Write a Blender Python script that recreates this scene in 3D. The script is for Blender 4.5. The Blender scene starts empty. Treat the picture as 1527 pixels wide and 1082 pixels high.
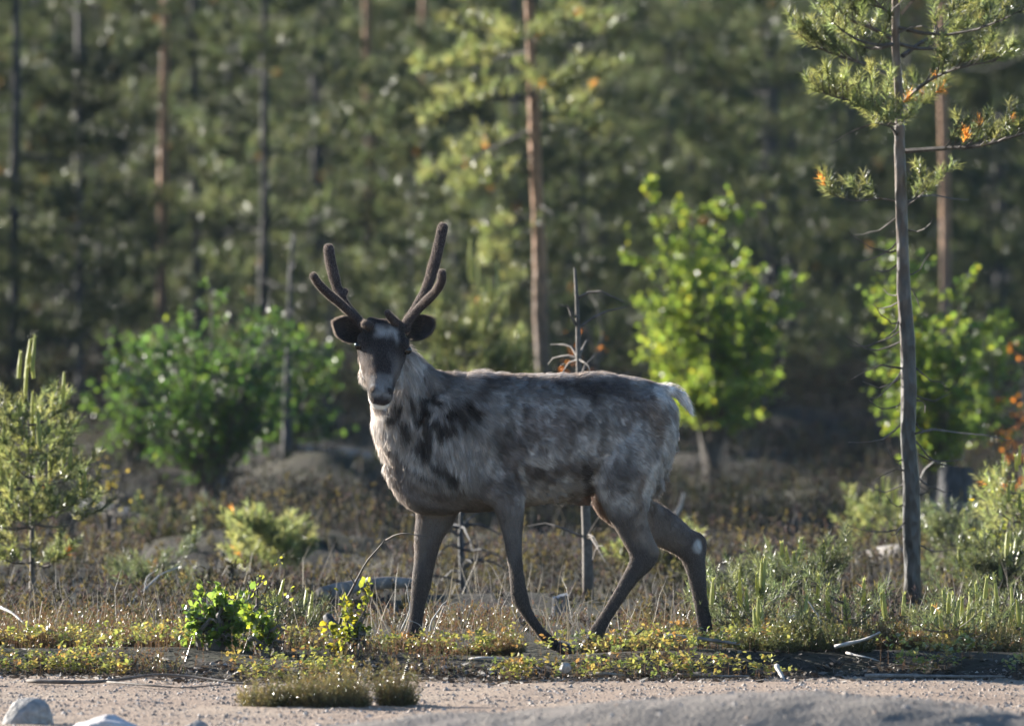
import bpy, math, random
import numpy as np
from mathutils import Vector, Matrix

# ------------------------------------------------------------------ camera, sky, sun, exposure
scene = bpy.context.scene
COL = scene.collection
K = 36.0 / 390.4 / 1527.0            # angle of one pixel of the photograph (1527 wide)
CAMZ = 1.6                           # eye height above the ground the animal walks on
HROW = 379.0                         # row of the horizon in the photograph
FOCUS = 45.0                         # distance of the reindeer

cam_data = bpy.data.cameras.new('camera')
cam_data.sensor_width = 36.0
cam_data.lens = 390.4
cam_data.clip_start = 0.5
cam_data.clip_end = 3000.0
cam_data.dof.use_dof = True
cam_data.dof.focus_distance = FOCUS - 0.12
cam_data.dof.aperture_fstop = 4.8
cam_data.dof.aperture_blades = 0
cam = bpy.data.objects.new('camera', cam_data)
COL.objects.link(cam)
cam.location = (0, 0, CAMZ)
cam.rotation_euler = (math.pi / 2 - (541 - HROW) * K, 0, 0)
scene.camera = cam

SUN_EL = math.radians(17.0)
SUN_AZ = math.radians(-52.0)         # measured from +Y (away from camera), negative = left
SUN_DIR = Vector((math.sin(SUN_AZ) * math.cos(SUN_EL), math.cos(SUN_AZ) * math.cos(SUN_EL), math.sin(SUN_EL)))

world = bpy.data.worlds.new('World')
scene.world = world
world.use_nodes = True
wn = world.node_tree
bg = wn.nodes['Background']
sky = wn.nodes.new('ShaderNodeTexSky')
sky.sky_type = 'NISHITA'
sky.sun_disc = False
sky.sun_elevation = SUN_EL
sky.sun_rotation = SUN_AZ            # clockwise from +Y
sky.air_density = 1.0
sky.dust_density = 0.1
sky.ozone_density = 4.0
bg.inputs['Strength'].default_value = 0.06
wn.links.new(sky.outputs[0], bg.inputs[0])

sun_data = bpy.data.lights.new('sun', 'SUN')
sun_data.energy = 5.0
sun_data.angle = math.radians(0.55)
sun_data.color = (1.0, 0.94, 0.84)
sun = bpy.data.objects.new('sun', sun_data)
COL.objects.link(sun)
sun.rotation_euler = SUN_DIR.to_track_quat('Z', 'Y').to_euler()

vs = scene.view_settings
vs.view_transform = 'Standard'
vs.look = 'None'
vs.gamma = 1.0
vs.use_curve_mapping = False
vs.exposure = 1.95
scene.cycles.max_bounces = 6
scene.cycles.diffuse_bounces = 3
scene.cycles.glossy_bounces = 2
scene.cycles.transmission_bounces = 4
scene.cycles.transparent_max_bounces = 4
scene.cycles.volume_bounces = 0
scene.cycles.sample_clamp_indirect = 4.0
scene.cycles.use_denoising = True

RNG = np.random.default_rng(7)

# ------------------------------------------------------------------ helpers
def P(px, row, y):
    """point at distance y seen at pixel (px,row) of the photograph"""
    return np.array([(px - 763.5) * K * y, y, CAMZ - (row - HROW) * K * y])

def PX(px, y):
    return (px - 763.5) * K * y

def _hash(ix, iy, iz, seed):
    h = (ix * 374761393 + iy * 668265263 + iz * 2147483647 + seed * 974634777) & 0xFFFFFFFF
    h = ((h ^ (h >> 13)) * 1274126177) & 0xFFFFFFFF
    h = h ^ (h >> 16)
    return (h & 0xFFFF) / 65535.0

def vnoise(p, freq=1.0, seed=0):
    p = np.asarray(p, float) * freq
    i = np.floor(p).astype(np.int64)
    f = p - i
    f = f * f * (3 - 2 * f)
    r = 0
    for dx in (0, 1):
        for dy in (0, 1):
            for dz in (0, 1):
                w = (f[..., 0] if dx else 1 - f[..., 0]) * (f[..., 1] if dy else 1 - f[..., 1]) * (f[..., 2] if dz else 1 - f[..., 2])
                r = r + w * _hash(i[..., 0] + dx, i[..., 1] + dy, i[..., 2] + dz, seed)
    return r

def fbm(p, freq=1.0, seed=0, octv=4):
    a, s, t = 1.0, 0.0, 0.0
    for o in range(octv):
        s = s + a * vnoise(p, freq * 2 ** o, seed + 13 * o)
        t += a
        a *= 0.5
    return s / t

def norm(v):
    v = np.asarray(v, float)
    return v / np.maximum(np.linalg.norm(v, axis=-1, keepdims=True), 1e-9)

def sstep(a, b, x):
    t = np.clip((x - a) / (b - a), 0, 1)
    return t * t * (3 - 2 * t)

class Geo:
    """collects triangles; build() links them as one mesh object"""
    def __init__(s):
        s.V, s.T, s.C, s.M, s.n = [], [], [], [], 0
    def add(s, V, T, col=(1, 1, 1), mat=0):
        V = np.asarray(V, float).reshape(-1, 3)
        T = np.asarray(T, np.int64).reshape(-1, 3)
        c = np.asarray(col, float)
        if c.ndim == 1:
            c = np.tile(c, (len(V), 1))
        s.V.append(V); s.T.append(T + s.n); s.C.append(c); s.M.append(np.full(len(T), mat)); s.n += len(V)
        return s
    def merge(s, g):
        for V, T, C, M in zip(g.V, g.T, g.C, g.M):
            pass
        V, T, C, M = g.arrays()
        s.V.append(V); s.T.append(T + s.n); s.C.append(C); s.M.append(M); s.n += len(V)
    def arrays(s):
        return np.concatenate(s.V), np.concatenate(s.T), np.concatenate(s.C), np.concatenate(s.M)
    def mesh(s, name, mats, smooth=False, origin=None):
        V, T, C, M = s.arrays()
        if origin is not None:
            V = V - np.asarray(origin)
        return tri_mesh(name, V, T, mats, C, M, smooth)

def tri_mesh(name, V, T, mats, C=None, M=None, smooth=False):
    me = bpy.data.meshes.new(name)
    me.vertices.add(len(V)); me.vertices.foreach_set('co', np.ascontiguousarray(V, np.float32).ravel())
    me.loops.add(3 * len(T)); me.loops.foreach_set('vertex_index', np.ascontiguousarray(T, np.int32).ravel())
    me.polygons.add(len(T)); me.polygons.foreach_set('loop_start', np.arange(0, 3 * len(T), 3, dtype=np.int32))
    for m in (mats if isinstance(mats, (list, tuple)) else [mats]):
        me.materials.append(m)
    if M is not None and M.max() > 0:
        me.polygons.foreach_set('material_index', M.astype(np.int32))
    me.polygons.foreach_set('use_smooth', np.full(len(T), bool(smooth)))
    me.update(calc_edges=True)
    if C is not None:
        a = me.color_attributes.new('tint', 'FLOAT_COLOR', 'POINT')
        rgba = np.ones((len(V), 4), np.float32); rgba[:, :3] = C
        a.data.foreach_set('color', rgba.ravel())
    return me

def link(name, data, parent=None, loc=(0, 0, 0), rot=(0, 0, 0), scale=1.0):
    o = bpy.data.objects.new(name, data)
    COL.objects.link(o)
    if parent is not None:
        o.parent = parent
    o.location = tuple(float(a) for a in loc); o.rotation_euler = rot
    o.scale = (scale,) * 3 if np.isscalar(scale) else scale
    return o

def tag(o, label, cat, group=None, kind=None):
    o['label'] = label; o['category'] = cat
    if group: o['group'] = group
    if kind: o['kind'] = kind
    return o

def struct(o, kind='structure', label=None):
    o['kind'] = kind
    if label: o['label'] = label
    return o

def tube(path, rad, sides=6, cap=True, ell=None):
    """tapered tube along a polyline; rad per point"""
    path = np.asarray(path, float); n = len(path)
    rad = np.broadcast_to(np.asarray(rad, float), (n,))
    t = np.gradient(path, axis=0); t = norm(t)
    ref = np.array([0., 1., 0.]) if abs(t[0][1]) < 0.8 else np.array([1., 0., 0.])
    a = norm(np.cross(t, ref)); b = np.cross(t, a)
    ang = np.arange(sides) * 2 * np.pi / sides
    V = (path[:, None, :] + rad[:, None, None] * (np.cos(ang)[None, :, None] * a[:, None, :] + np.sin(ang)[None, :, None] * b[:, None, :])).reshape(-1, 3)
    T = []
    for i in range(n - 1):
        for j in range(sides):
            k = (j + 1) % sides
            p0, p1, p2, p3 = i * sides + j, i * sides + k, (i + 1) * sides + k, (i + 1) * sides + j
            T += [(p0, p1, p2), (p0, p2, p3)]
    if cap:
        V = np.vstack([V, path[:1], path[-1:]])
        c0, c1 = n * sides, n * sides + 1
        for j in range(sides):
            k = (j + 1) % sides
            T += [(c0, k, j), (c1, (n - 1) * sides + j, (n - 1) * sides + k)]
    return V, np.array(T)

def bend(a, b, sag=0.0, n=6, wob=0.0, rng=RNG):
    t = np.linspace(0, 1, n)[:, None]
    p = np.asarray(a) * (1 - t) + np.asarray(b) * t
    p[:, 2] += sag * 4 * (t * (1 - t))[:, 0]
    if wob:
        w = np.cumsum(rng.normal(0, wob * .55, (n, 3)), 0); w = w - w[0]
        p = p + w
    return p

def perp(d, rng=RNG):
    r = rng.normal(size=d.shape)
    return norm(r - (r * d).sum(-1, keepdims=True) * d)

def needles(c, d, k, length, width, spread, rng, stem=0.0):
    """tufts at c (N,3) pointing along d: k needle triangles each"""
    N = len(c)
    d = np.repeat(d, k, 0); c = np.repeat(c, k, 0)
    along = rng.random((N * k, 1)) * stem
    side = perp(d, rng)
    th = spread * np.sqrt(rng.random((N * k, 1)))
    nd = norm(d * np.cos(th) + side * np.sin(th))
    L = length * (0.7 + 0.5 * rng.random((N * k, 1)))
    w = perp(nd, rng) * width
    p0 = c + d * along
    V = np.stack([p0 - w * 0.5, p0 + w * 0.5, p0 + nd * L], 1).reshape(-1, 3)
    T = np.arange(3 * N * k).reshape(-1, 3)
    return V, T

def leaves(c, d, up, size, rng, aspect=0.62, fold=0.12):
    """oval leaves: 6 vertices, 4 triangles; d = tip direction, up = rough normal"""
    N = len(c)
    d = norm(d)
    nrm = norm(up - (up * d).sum(-1, keepdims=True) * d)
    s = np.cross(d, nrm)
    L = np.broadcast_to(np.asarray(size, float).reshape(-1, 1), (N, 1))
    w = L * aspect * 0.5
    v0 = c
    v1 = c + d * L * 0.3 + s * w * 0.9 + nrm * w * fold * 2
    v2 = c + d * L * 0.3 - s * w * 0.9 + nrm * w * fold * 2
    v3 = c + d * L * 0.65 + s * w * 0.8 + nrm * w * fold * 2
    v4 = c + d * L * 0.65 - s * w * 0.8 + nrm * w * fold * 2
    v5 = c + d * L * 1.0 - nrm * L * 0.06
    V = np.stack([v0, v1, v2, v3, v4, v5], 1).reshape(-1, 3)
    b = np.arange(N)[:, None] * 6
    T = (b[:, :, None] + np.array([[0, 2, 1], [1, 2, 4], [1, 4, 3], [3, 4, 5]])[None]).reshape(-1, 3)
    return V, T

# ------------------------------------------------------------------ materials
def _nt(name):
    m = bpy.data.materials.new(name); m.use_nodes = True
    nt = m.node_tree
    return m, nt, nt.nodes, nt.links, nt.nodes['Principled BSDF']

def leafy(name, base, trans, mixf=0.45, rough=0.45, spec=0.5):
    m, nt, N, L, p = _nt(name)
    at = N.new('ShaderNodeAttribute'); at.attribute_name = 'tint'
    def mul(c):
        x = N.new('ShaderNodeMix'); x.data_type = 'RGBA'; x.blend_type = 'MULTIPLY'
        x.inputs[0].default_value = 1.0
        L.new(at.outputs['Color'], x.inputs[6]); x.inputs[7].default_value = (*c, 1)
        return x.outputs[2]
    L.new(mul(base), p.inputs['Base Color'])
    p.inputs['Roughness'].default_value = rough
    p.inputs['Specular IOR Level'].default_value = spec
    tr = N.new('ShaderNodeBsdfTranslucent'); L.new(mul(trans), tr.inputs['Color'])
    mx = N.new('ShaderNodeMixShader'); mx.inputs[0].default_value = mixf
    L.new(p.outputs[0], mx.inputs[1]); L.new(tr.outputs[0], mx.inputs[2])
    L.new(mx.outputs[0], N['Material Output'].inputs[0])
    return m

def bark(name, lo, hi, z0, z1, scale=40.0, lichen=None):
    """bark: colour lo low on the stem, hi (thin orange bark) above; plated relief"""
    m, nt, N, L, p = _nt(name)
    tc = N.new('ShaderNodeTexCoord')
    sx = N.new('ShaderNodeSeparateXYZ'); L.new(tc.outputs['Object'], sx.inputs[0])
    mr = N.new('ShaderNodeMapRange'); mr.inputs[1].default_value = z0; mr.inputs[2].default_value = z1
    L.new(sx.outputs[2], mr.inputs[0])
    mp = N.new('ShaderNodeMapping'); mp.inputs['Scale'].default_value = (1, 1, 0.35)
    L.new(tc.outputs['Object'], mp.inputs[0])
    no = N.new('ShaderNodeTexNoise'); no.inputs['Scale'].default_value = scale; no.inputs['Detail'].default_value = 6
    L.new(mp.outputs[0], no.inputs[0])
    vo = N.new('ShaderNodeTexVoronoi'); vo.inputs['Scale'].default_value = scale * 1.2
    L.new(mp.outputs[0], vo.inputs[0])
    mx = N.new('ShaderNodeMix'); mx.data_type = 'RGBA'
    ad = N.new('ShaderNodeMath'); ad.operation = 'MULTIPLY_ADD'
    L.new(no.outputs[0], ad.inputs[0]); ad.inputs[1].default_value = 0.8; 
    sb = N.new('ShaderNodeMath'); sb.operation = 'SUBTRACT'; L.new(mr.outputs[0], sb.inputs[0]); sb.inputs[1].default_value = 0.4
    L.new(sb.outputs[0], ad.inputs[2]); ad.use_clamp = True
    L.new(ad.outputs[0], mx.inputs[0]); mx.inputs[6].default_value = (*lo, 1); mx.inputs[7].default_value = (*hi, 1)
    cr = N.new('ShaderNodeMix'); cr.data_type = 'RGBA'; cr.blend_type = 'MULTIPLY'; cr.inputs[0].default_value = 0.75
    rr = N.new('ShaderNodeValToRGB'); rr.color_ramp.elements[0].position = 0.3; rr.color_ramp.elements[0].color = (.35, .33, .32, 1)
    rr.color_ramp.elements[1].position = 0.65; rr.color_ramp.elements[1].color = (1.2, 1.2, 1.2, 1)
    L.new(no.outputs[0], rr.inputs[0])
    L.new(mx.outputs[2], cr.inputs[6]); L.new(rr.outputs[0], cr.inputs[7])
    L.new(cr.outputs[2], p.inputs['Base Color'])
    p.inputs['Roughness'].default_value = 0.75
    bu = N.new('ShaderNodeBump'); bu.inputs['Strength'].default_value = 0.8; bu.inputs['Distance'].default_value = 0.01
    su = N.new('ShaderNodeMath'); su.operation = 'ADD'; L.new(no.outputs[0], su.inputs[0]); L.new(vo.outputs[0], su.inputs[1])
    L.new(su.outputs[0], bu.inputs['Height']); L.new(bu.outputs[0], p.inputs['Normal'])
    return m

def rough_mat(name, cols, scale=8.0, bump=0.4, dist=0.01, rough=0.9, detail=8, spec=0.25, scale2=None):
    """noise-mixed earth, stone and wood colours with fine relief"""
    m, nt, N, L, p = _nt(name)
    tc = N.new('ShaderNodeTexCoord')
    no = N.new('ShaderNodeTexNoise'); no.inputs['Scale'].default_value = scale; no.inputs['Detail'].default_value = detail
    no.inputs['Roughness'].default_value = 0.65
    L.new(tc.outputs['Object'], no.inputs[0])
    rr = N.new('ShaderNodeValToRGB')
    el = rr.color_ramp.elements
    while len(el) < len(cols): el.new(0.5)
    for i, c in enumerate(cols):
        el[i].position = 0.28 + 0.44 * i / max(1, len(cols) - 1); el[i].color = (*c, 1)
    L.new(no.outputs[0], rr.inputs[0])
    n2 = N.new('ShaderNodeTexNoise'); n2.inputs['Scale'].default_value = scale2 or scale * 14; n2.inputs['Detail'].default_value = 5
    L.new(tc.outputs['Object'], n2.inputs[0])
    mu = N.new('ShaderNodeMix'); mu.data_type = 'RGBA'; mu.blend_type = 'OVERLAY'; mu.inputs[0].default_value = 0.6
    L.new(rr.outputs[0], mu.inputs[6]); L.new(n2.outputs[0], mu.inputs[7])
    L.new(mu.outputs[2], p.inputs['Base Color'])
    p.inputs['Roughness'].default_value = rough
    p.inputs['Specular IOR Level'].default_value = spec
    bu = N.new('ShaderNodeBump'); bu.inputs['Strength'].default_value = bump; bu.inputs['Distance'].default_value = dist
    L.new(n2.outputs[0], bu.inputs['Height']); L.new(bu.outputs[0], p.inputs['Normal'])
    return m

def tint_mat(name, rough=0.85, spec=0.2, bump=0.0, scale=120):
    m, nt, N, L, p = _nt(name)
    at = N.new('ShaderNodeAttribute'); at.attribute_name = 'tint'
    L.new(at.outputs['Color'], p.inputs['Base Color'])
    p.inputs['Roughness'].default_value = rough; p.inputs['Specular IOR Level'].default_value = spec
    if bump:
        tc = N.new('ShaderNodeTexCoord')
        no = N.new('ShaderNodeTexNoise'); no.inputs['Scale'].default_value = scale; no.inputs['Detail'].default_value = 4
        L.new(tc.outputs['Object'], no.inputs[0])
        bu = N.new('ShaderNodeBump'); bu.inputs['Strength'].default_value = bump; bu.inputs['Distance'].default_value = 0.01
        L.new(no.outputs[0], bu.inputs['Height']); L.new(bu.outputs[0], p.inputs['Normal'])
    return m

MAT = {}
MAT['pine'] = leafy('pine_needles', (.022, .033, .025), (.135, .16, .066), .45, .34, .5)
MAT['young'] = leafy('sunlit_young_needles', (.052, .070, .038), (.30, .33, .11), .47, .34, .5)  # lighter copy for young pines and sunlit crowns, sunlight put into the colour
def vary(m, lo, hi):
    """each tree a little lighter or darker than the next"""
    N, L = m.node_tree.nodes, m.node_tree.links
    oi = N.new('ShaderNodeObjectInfo'); mr = N.new('ShaderNodeMapRange'); mr.inputs[3].default_value = lo; mr.inputs[4].default_value = hi
    L.new(oi.outputs['Random'], mr.inputs[0])
    at = [q for q in N if q.type == 'ATTRIBUTE'][0]
    sc = N.new('ShaderNodeVectorMath'); sc.operation = 'SCALE'; tg = [l.to_socket for l in at.outputs['Color'].links]
    L.new(at.outputs['Color'], sc.inputs[0]); L.new(mr.outputs[0], sc.inputs['Scale'])
    for t in tg: L.new(sc.outputs[0], t)
vary(MAT['pine'], .65, 1.4)
MAT['candle'] = leafy('young_pine_shoot', (.36, .40, .14), (.55, .57, .17), .4, .4, .5)
MAT['birch'] = leafy('birch_leaf', (.07, .12, .038), (.32, .44, .075), .5, .30, .6)
MAT['under'] = leafy('dwarf_shrub_leaf', (.46, .46, .46), (.58, .58, .56), .42, .28, .6)
MAT['shrub'] = leafy('dry_dwarf_shrub', (.34, .33, .33), (.40, .38, .34), .4, .7, .15)
MAT['dry'] = leafy('dry_stems', (.5, .5, .5), (.4, .4, .4), .3, .6, .3)
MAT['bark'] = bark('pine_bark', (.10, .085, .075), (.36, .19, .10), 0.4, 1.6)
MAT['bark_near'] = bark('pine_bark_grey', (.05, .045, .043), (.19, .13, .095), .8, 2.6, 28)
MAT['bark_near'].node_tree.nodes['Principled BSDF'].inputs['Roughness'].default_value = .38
MAT['bark_dark'] = bark('shaded_bark', (.05, .048, .05), (.065, .058, .056), 0, 2)  # darker copy of pine bark, shade of the wood put into its colour
MAT['deadwood'] = rough_mat('dead_wood', [(.10, .09, .085), (.20, .18, .165), (.33, .31, .29)], 14, .6, .006, .85)
MAT['twig'] = rough_mat('twig_bark', [(.06, .05, .045), (.12, .10, .085), (.2, .17, .15)], 30, .4, .003, .7)
MAT['paletwig'] = rough_mat('bleached_twig', [(.25, .23, .21), (.4, .37, .34), (.5, .48, .45)], 30, .4, .003, .6)
MAT['soil'] = rough_mat('forest_floor', [(.016, .015, .012), (.04, .037, .022), (.036, .030, .024), (.075, .06, .04)], 1.6, .8, .03, .95, 10, .15, 26)
MAT['sand'] = rough_mat('sandy_gravel', [(.225, .16, .117), (.295, .215, .157), (.35, .27, .20)], 1.3, 1.0, .012, .9, 10, .25, 70)
MAT['stone'] = rough_mat('granite', [(.24, .225, .21), (.34, .32, .30), (.44, .42, .40)], 9, 1.0, .02, .8, 8, .3, 50)
MAT['mound'] = rough_mat('shaded_grey_gravel', [(.15, .13, .11), (.20, .175, .15), (.26, .22, .19)], 2.3, 1.0, .012, .95, 10, .2, 60)  # grey gravel, darkened too: the mound's shade put into its colour
MAT['pebble'] = tint_mat('pebble', .75, .35)

# ------------------------------------------------------------------ terrain
def edge_y(x):
    """front edge of the vegetated bank"""
    x = np.asarray(x, float)
    q = np.stack([x, x * 0 + 3.3, x * 0], -1)
    return 43.55 + .5 * sstep(1.1, 2.0, -x) + 0.45 * (fbm(q, 1.3, 5, 3) - .5) * 2 + 0.12 * np.sin(x * 1.7)

def hgt(x, y):
    x = np.asarray(x, float); y = np.asarray(y, float)
    p = np.stack([x, y, x * 0], -1)
    e = edge_y(x)
    up = sstep(-0.05, 0.45, y - e)
    z = -0.07 + 0.075 * up
    crest = np.exp(-((y - 44.35) / .4) ** 2) * .012
    lump = (fbm(p, 1.1, 21, 4) - .5)
    z = z + up * crest * (1 + lump) + up * lump * 0.05 - .02 * up * np.exp(-((y - 44.95) / .3) ** 2)
    z = z + (1 - up) * (fbm(p, 2.2, 8, 4) - .5) * 0.03
    far = sstep(47, 56, y)
    z = z + far * ((fbm(p * [1, .6, 1], .8, 31, 4) - .5) * .55)
    z = z + 0.42 * sstep(64, 86, y) + np.clip(y - 86, 0, 400) * 0.0085
    return z

def hz(x, y):
    return float(hgt(np.array([x]), np.array([y]))[0])

def grid(xs, ys, zfun):
    X, Y = np.meshgrid(xs, ys)
    Z = zfun(X, Y)
    V = np.stack([X, Y, Z], -1).reshape(-1, 3)
    nx, ny = len(xs), len(ys)
    i, j = np.meshgrid(np.arange(nx - 1), np.arange(ny - 1))
    a = (j * nx + i).ravel(); b = a + 1; c = a + nx; d = c + 1
    T = np.concatenate([np.stack([a, b, d], 1), np.stack([a, d, c], 1)])
    return V, T

def spaced(vals):
    out = []
    for a, b, s in vals:
        out.append(np.arange(a, b, s))
    return np.concatenate(out + [[vals[-1][1]]])

gx = spaced([(-300, -60, 20), (-60, -12, 4), (-12, -4, .25), (-4, 4, .05), (4, 12, .25), (12, 60, 4), (60, 300, 20)])
gy = spaced([(-60, 20, 8), (20, 34, 1), (34, 42.8, .1), (42.8, 47, .04), (47, 60, .12), (60, 110, .4), (110, 200, 3), (200, 500, 20)])
V, T = grid(gx, gy, hgt)
struct(link('ground', tri_mesh('ground', V, T, MAT['soil'], smooth=True)), label='heath and forest floor rising gently to the wood')

# sandy track in front of the bank (its own sheet, a few millimetres proud of the soil)
sx_ = spaced([(-14, -4, .25), (-4, 4, .04), (4, 14, .25)])
NT = 130
u = np.linspace(0, 1, NT) ** 0.6
E = edge_y(sx_) - 0.02 + 0.10 * (fbm(np.stack([sx_, sx_ * 0, sx_ * 0], -1), 7, 3, 3) - .5)
X = np.tile(sx_, (NT, 1)); Y = 30 + (E[None, :] - 30) * u[:, None]
pp = np.stack([X, Y, X * 0], -1)
Z = hgt(X, Y) + 0.007 + .010 * (fbm(pp, 9, 77, 3) - .5) * (u[:, None] < .999)
V = np.stack([X, Y, Z], -1).reshape(-1, 3)
nx, ny = len(sx_), NT
i, j = np.meshgrid(np.arange(nx - 1), np.arange(ny - 1))
a = (j * nx + i).ravel(); b = a + 1; c = a + nx; d = c + 1
T = np.concatenate([np.stack([a, b, d], 1), np.stack([a, d, c], 1)])
struct(link('sandy_track', tri_mesh('sandy_track', V, T, MAT['sand'], smooth=True)), label='pinkish sandy gravel track in front of the heath')

# gravel mound across the lower right foreground
MY = 37.0
ridge_px = [300, 430, 520, 590, 700, 800, 900, 1000, 1100, 1200, 1300, 1400, 1527, 1700, 1950]
ridge_row = [1112, 1082, 1071, 1064, 1058, 1049, 1041, 1033, 1027, 1025, 1026, 1032, 1052, 1085, 1120]
def mound_top(x):
    px = x / (K * MY) + 763.5
    return CAMZ - (np.interp(px, ridge_px, ridge_row) - HROW) * K * MY
mx_ = np.arange(-1.3, 2.9, .025); my_ = np.arange(34.6, 38.75, .025)
def mound_z(X, Y):
    p = np.stack([X, Y, X * 0], -1)
    H = np.convolve(np.pad(mound_top(mx_), 8, 'edge'), np.ones(17) / 17, 'valid')[None, :] + .085
    q = Y - MY + .25 * (fbm(p, .8, 3, 2) - .5)
    prof = np.where(q > 0, np.exp(-(q / .75) ** 2), np.exp(-(q / .62) ** 2))
    z = -.10 + H * prof
    return z + prof * ((fbm(p, 2.0, 17, 3) - .5) * .07 + (fbm(p, 14, 19, 3) - .5) * .016)
V, T = grid(mx_, my_, mound_z)
struct(link('gravel_mound', tri_mesh('gravel_mound', V, T, MAT['mound'], smooth=True)), label='low rounded gravel mound in the near foreground')

# ------------------------------------------------------------------ the reindeer
S = K * FOCUS                       # metres per photograph pixel at the animal
DX, DZ = 0, 0
def R(px, row, off):
    x = (px - 763.5) * S
    return np.array([x, FOCUS + off + 0.17 * x, CAMZ - (row - HROW) * S])

def ring_loft(centres, axA, axB, ra, rb, n=28, ex=2.0):
    ang = np.arange(n) * 2 * np.pi / n
    ca = np.sign(np.cos(ang)) * np.abs(np.cos(ang)) ** (2 / ex); sa = np.sign(np.sin(ang)) * np.abs(np.sin(ang)) ** (2 / ex)
    C = np.asarray(centres); m = len(C)
    V = (C[:, None] + np.asarray(ra)[:, None, None] * ca[None, :, None] * np.asarray(axA)[:, None] + np.asarray(rb)[:, None, None] * sa[None, :, None] * np.asarray(axB)[:, None]).reshape(-1, 3)
    T = []
    for i in range(m - 1):
        for j in range(n):
            k = (j + 1) % n
            p0, p1, p2, p3 = i * n + j, i * n + k, (i + 1) * n + k, (i + 1) * n + j
            T += [(p0, p1, p2), (p0, p2, p3)]
    V = np.vstack([V, C[:1], C[-1:]])
    for j in range(n):
        k = (j + 1) % n
        T += [(m * n, k, j), (m * n + 1, (m - 1) * n + j, (m - 1) * n + k)]
    return V, np.array(T)

def resample(st, per=4):
    st = np.asarray(st, float); n = len(st)
    t = np.arange(n); tt = np.linspace(0, n - 1, (n - 1) * per + 1)
    out = []
    for c in range(st.shape[1]):
        # Catmull-Rom
        y = st[:, c]; yp = np.concatenate([[2 * y[0] - y[1]], y, [2 * y[-1] - y[-2]]])
        i = np.minimum(np.floor(tt).astype(int), n - 2); f = tt - i
        p0, p1, p2, p3 = yp[i], yp[i + 1], yp[i + 2], yp[i + 3]
        out.append(0.5 * ((2 * p1) + (-p0 + p2) * f + (2 * p0 - 5 * p1 + 4 * p2 - p3) * f ** 2 + (-p0 + 3 * p1 - 3 * p2 + p3) * f ** 3))
    return np.stack(out, 1)

def limb(st, per=4, n=20):
    """stations (px,row,off,r_px,r_depth) -> closed tapered limb"""
    q = resample(st, per)
    C = np.array([R(a, b, c) for a, b, c in q[:, :3]])
    t = norm(np.gradient(C, axis=0))
    Yax = np.tile([0., 1., 0.], (len(C), 1))
    A = norm(np.cross(t, Yax)); B = norm(np.cross(A, t))
    thin = 1.2 + 1.6 * sstep(745, 800, q[:, 1])
    ra = np.maximum(q[:, 3] - thin, 2) * S; rb = np.maximum(q[:, 4] - thin * S, .006)
    C = np.vstack([C[:1] - t[:1] * ra[0] * .6, C, C[-1:] + t[-1:] * ra[-1] * .5])
    A = np.vstack([A[:1], A, A[-1:]]); B = np.vstack([B[:1], B, B[-1:]])
    ra = np.concatenate([[ra[0] * .5], ra, [ra[-1] * .6]]); rb = np.concatenate([[rb[0] * .5], rb, [rb[-1] * .6]])
    return ring_loft(C, A, B, ra, rb, n)

bodyG = Geo()
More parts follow.
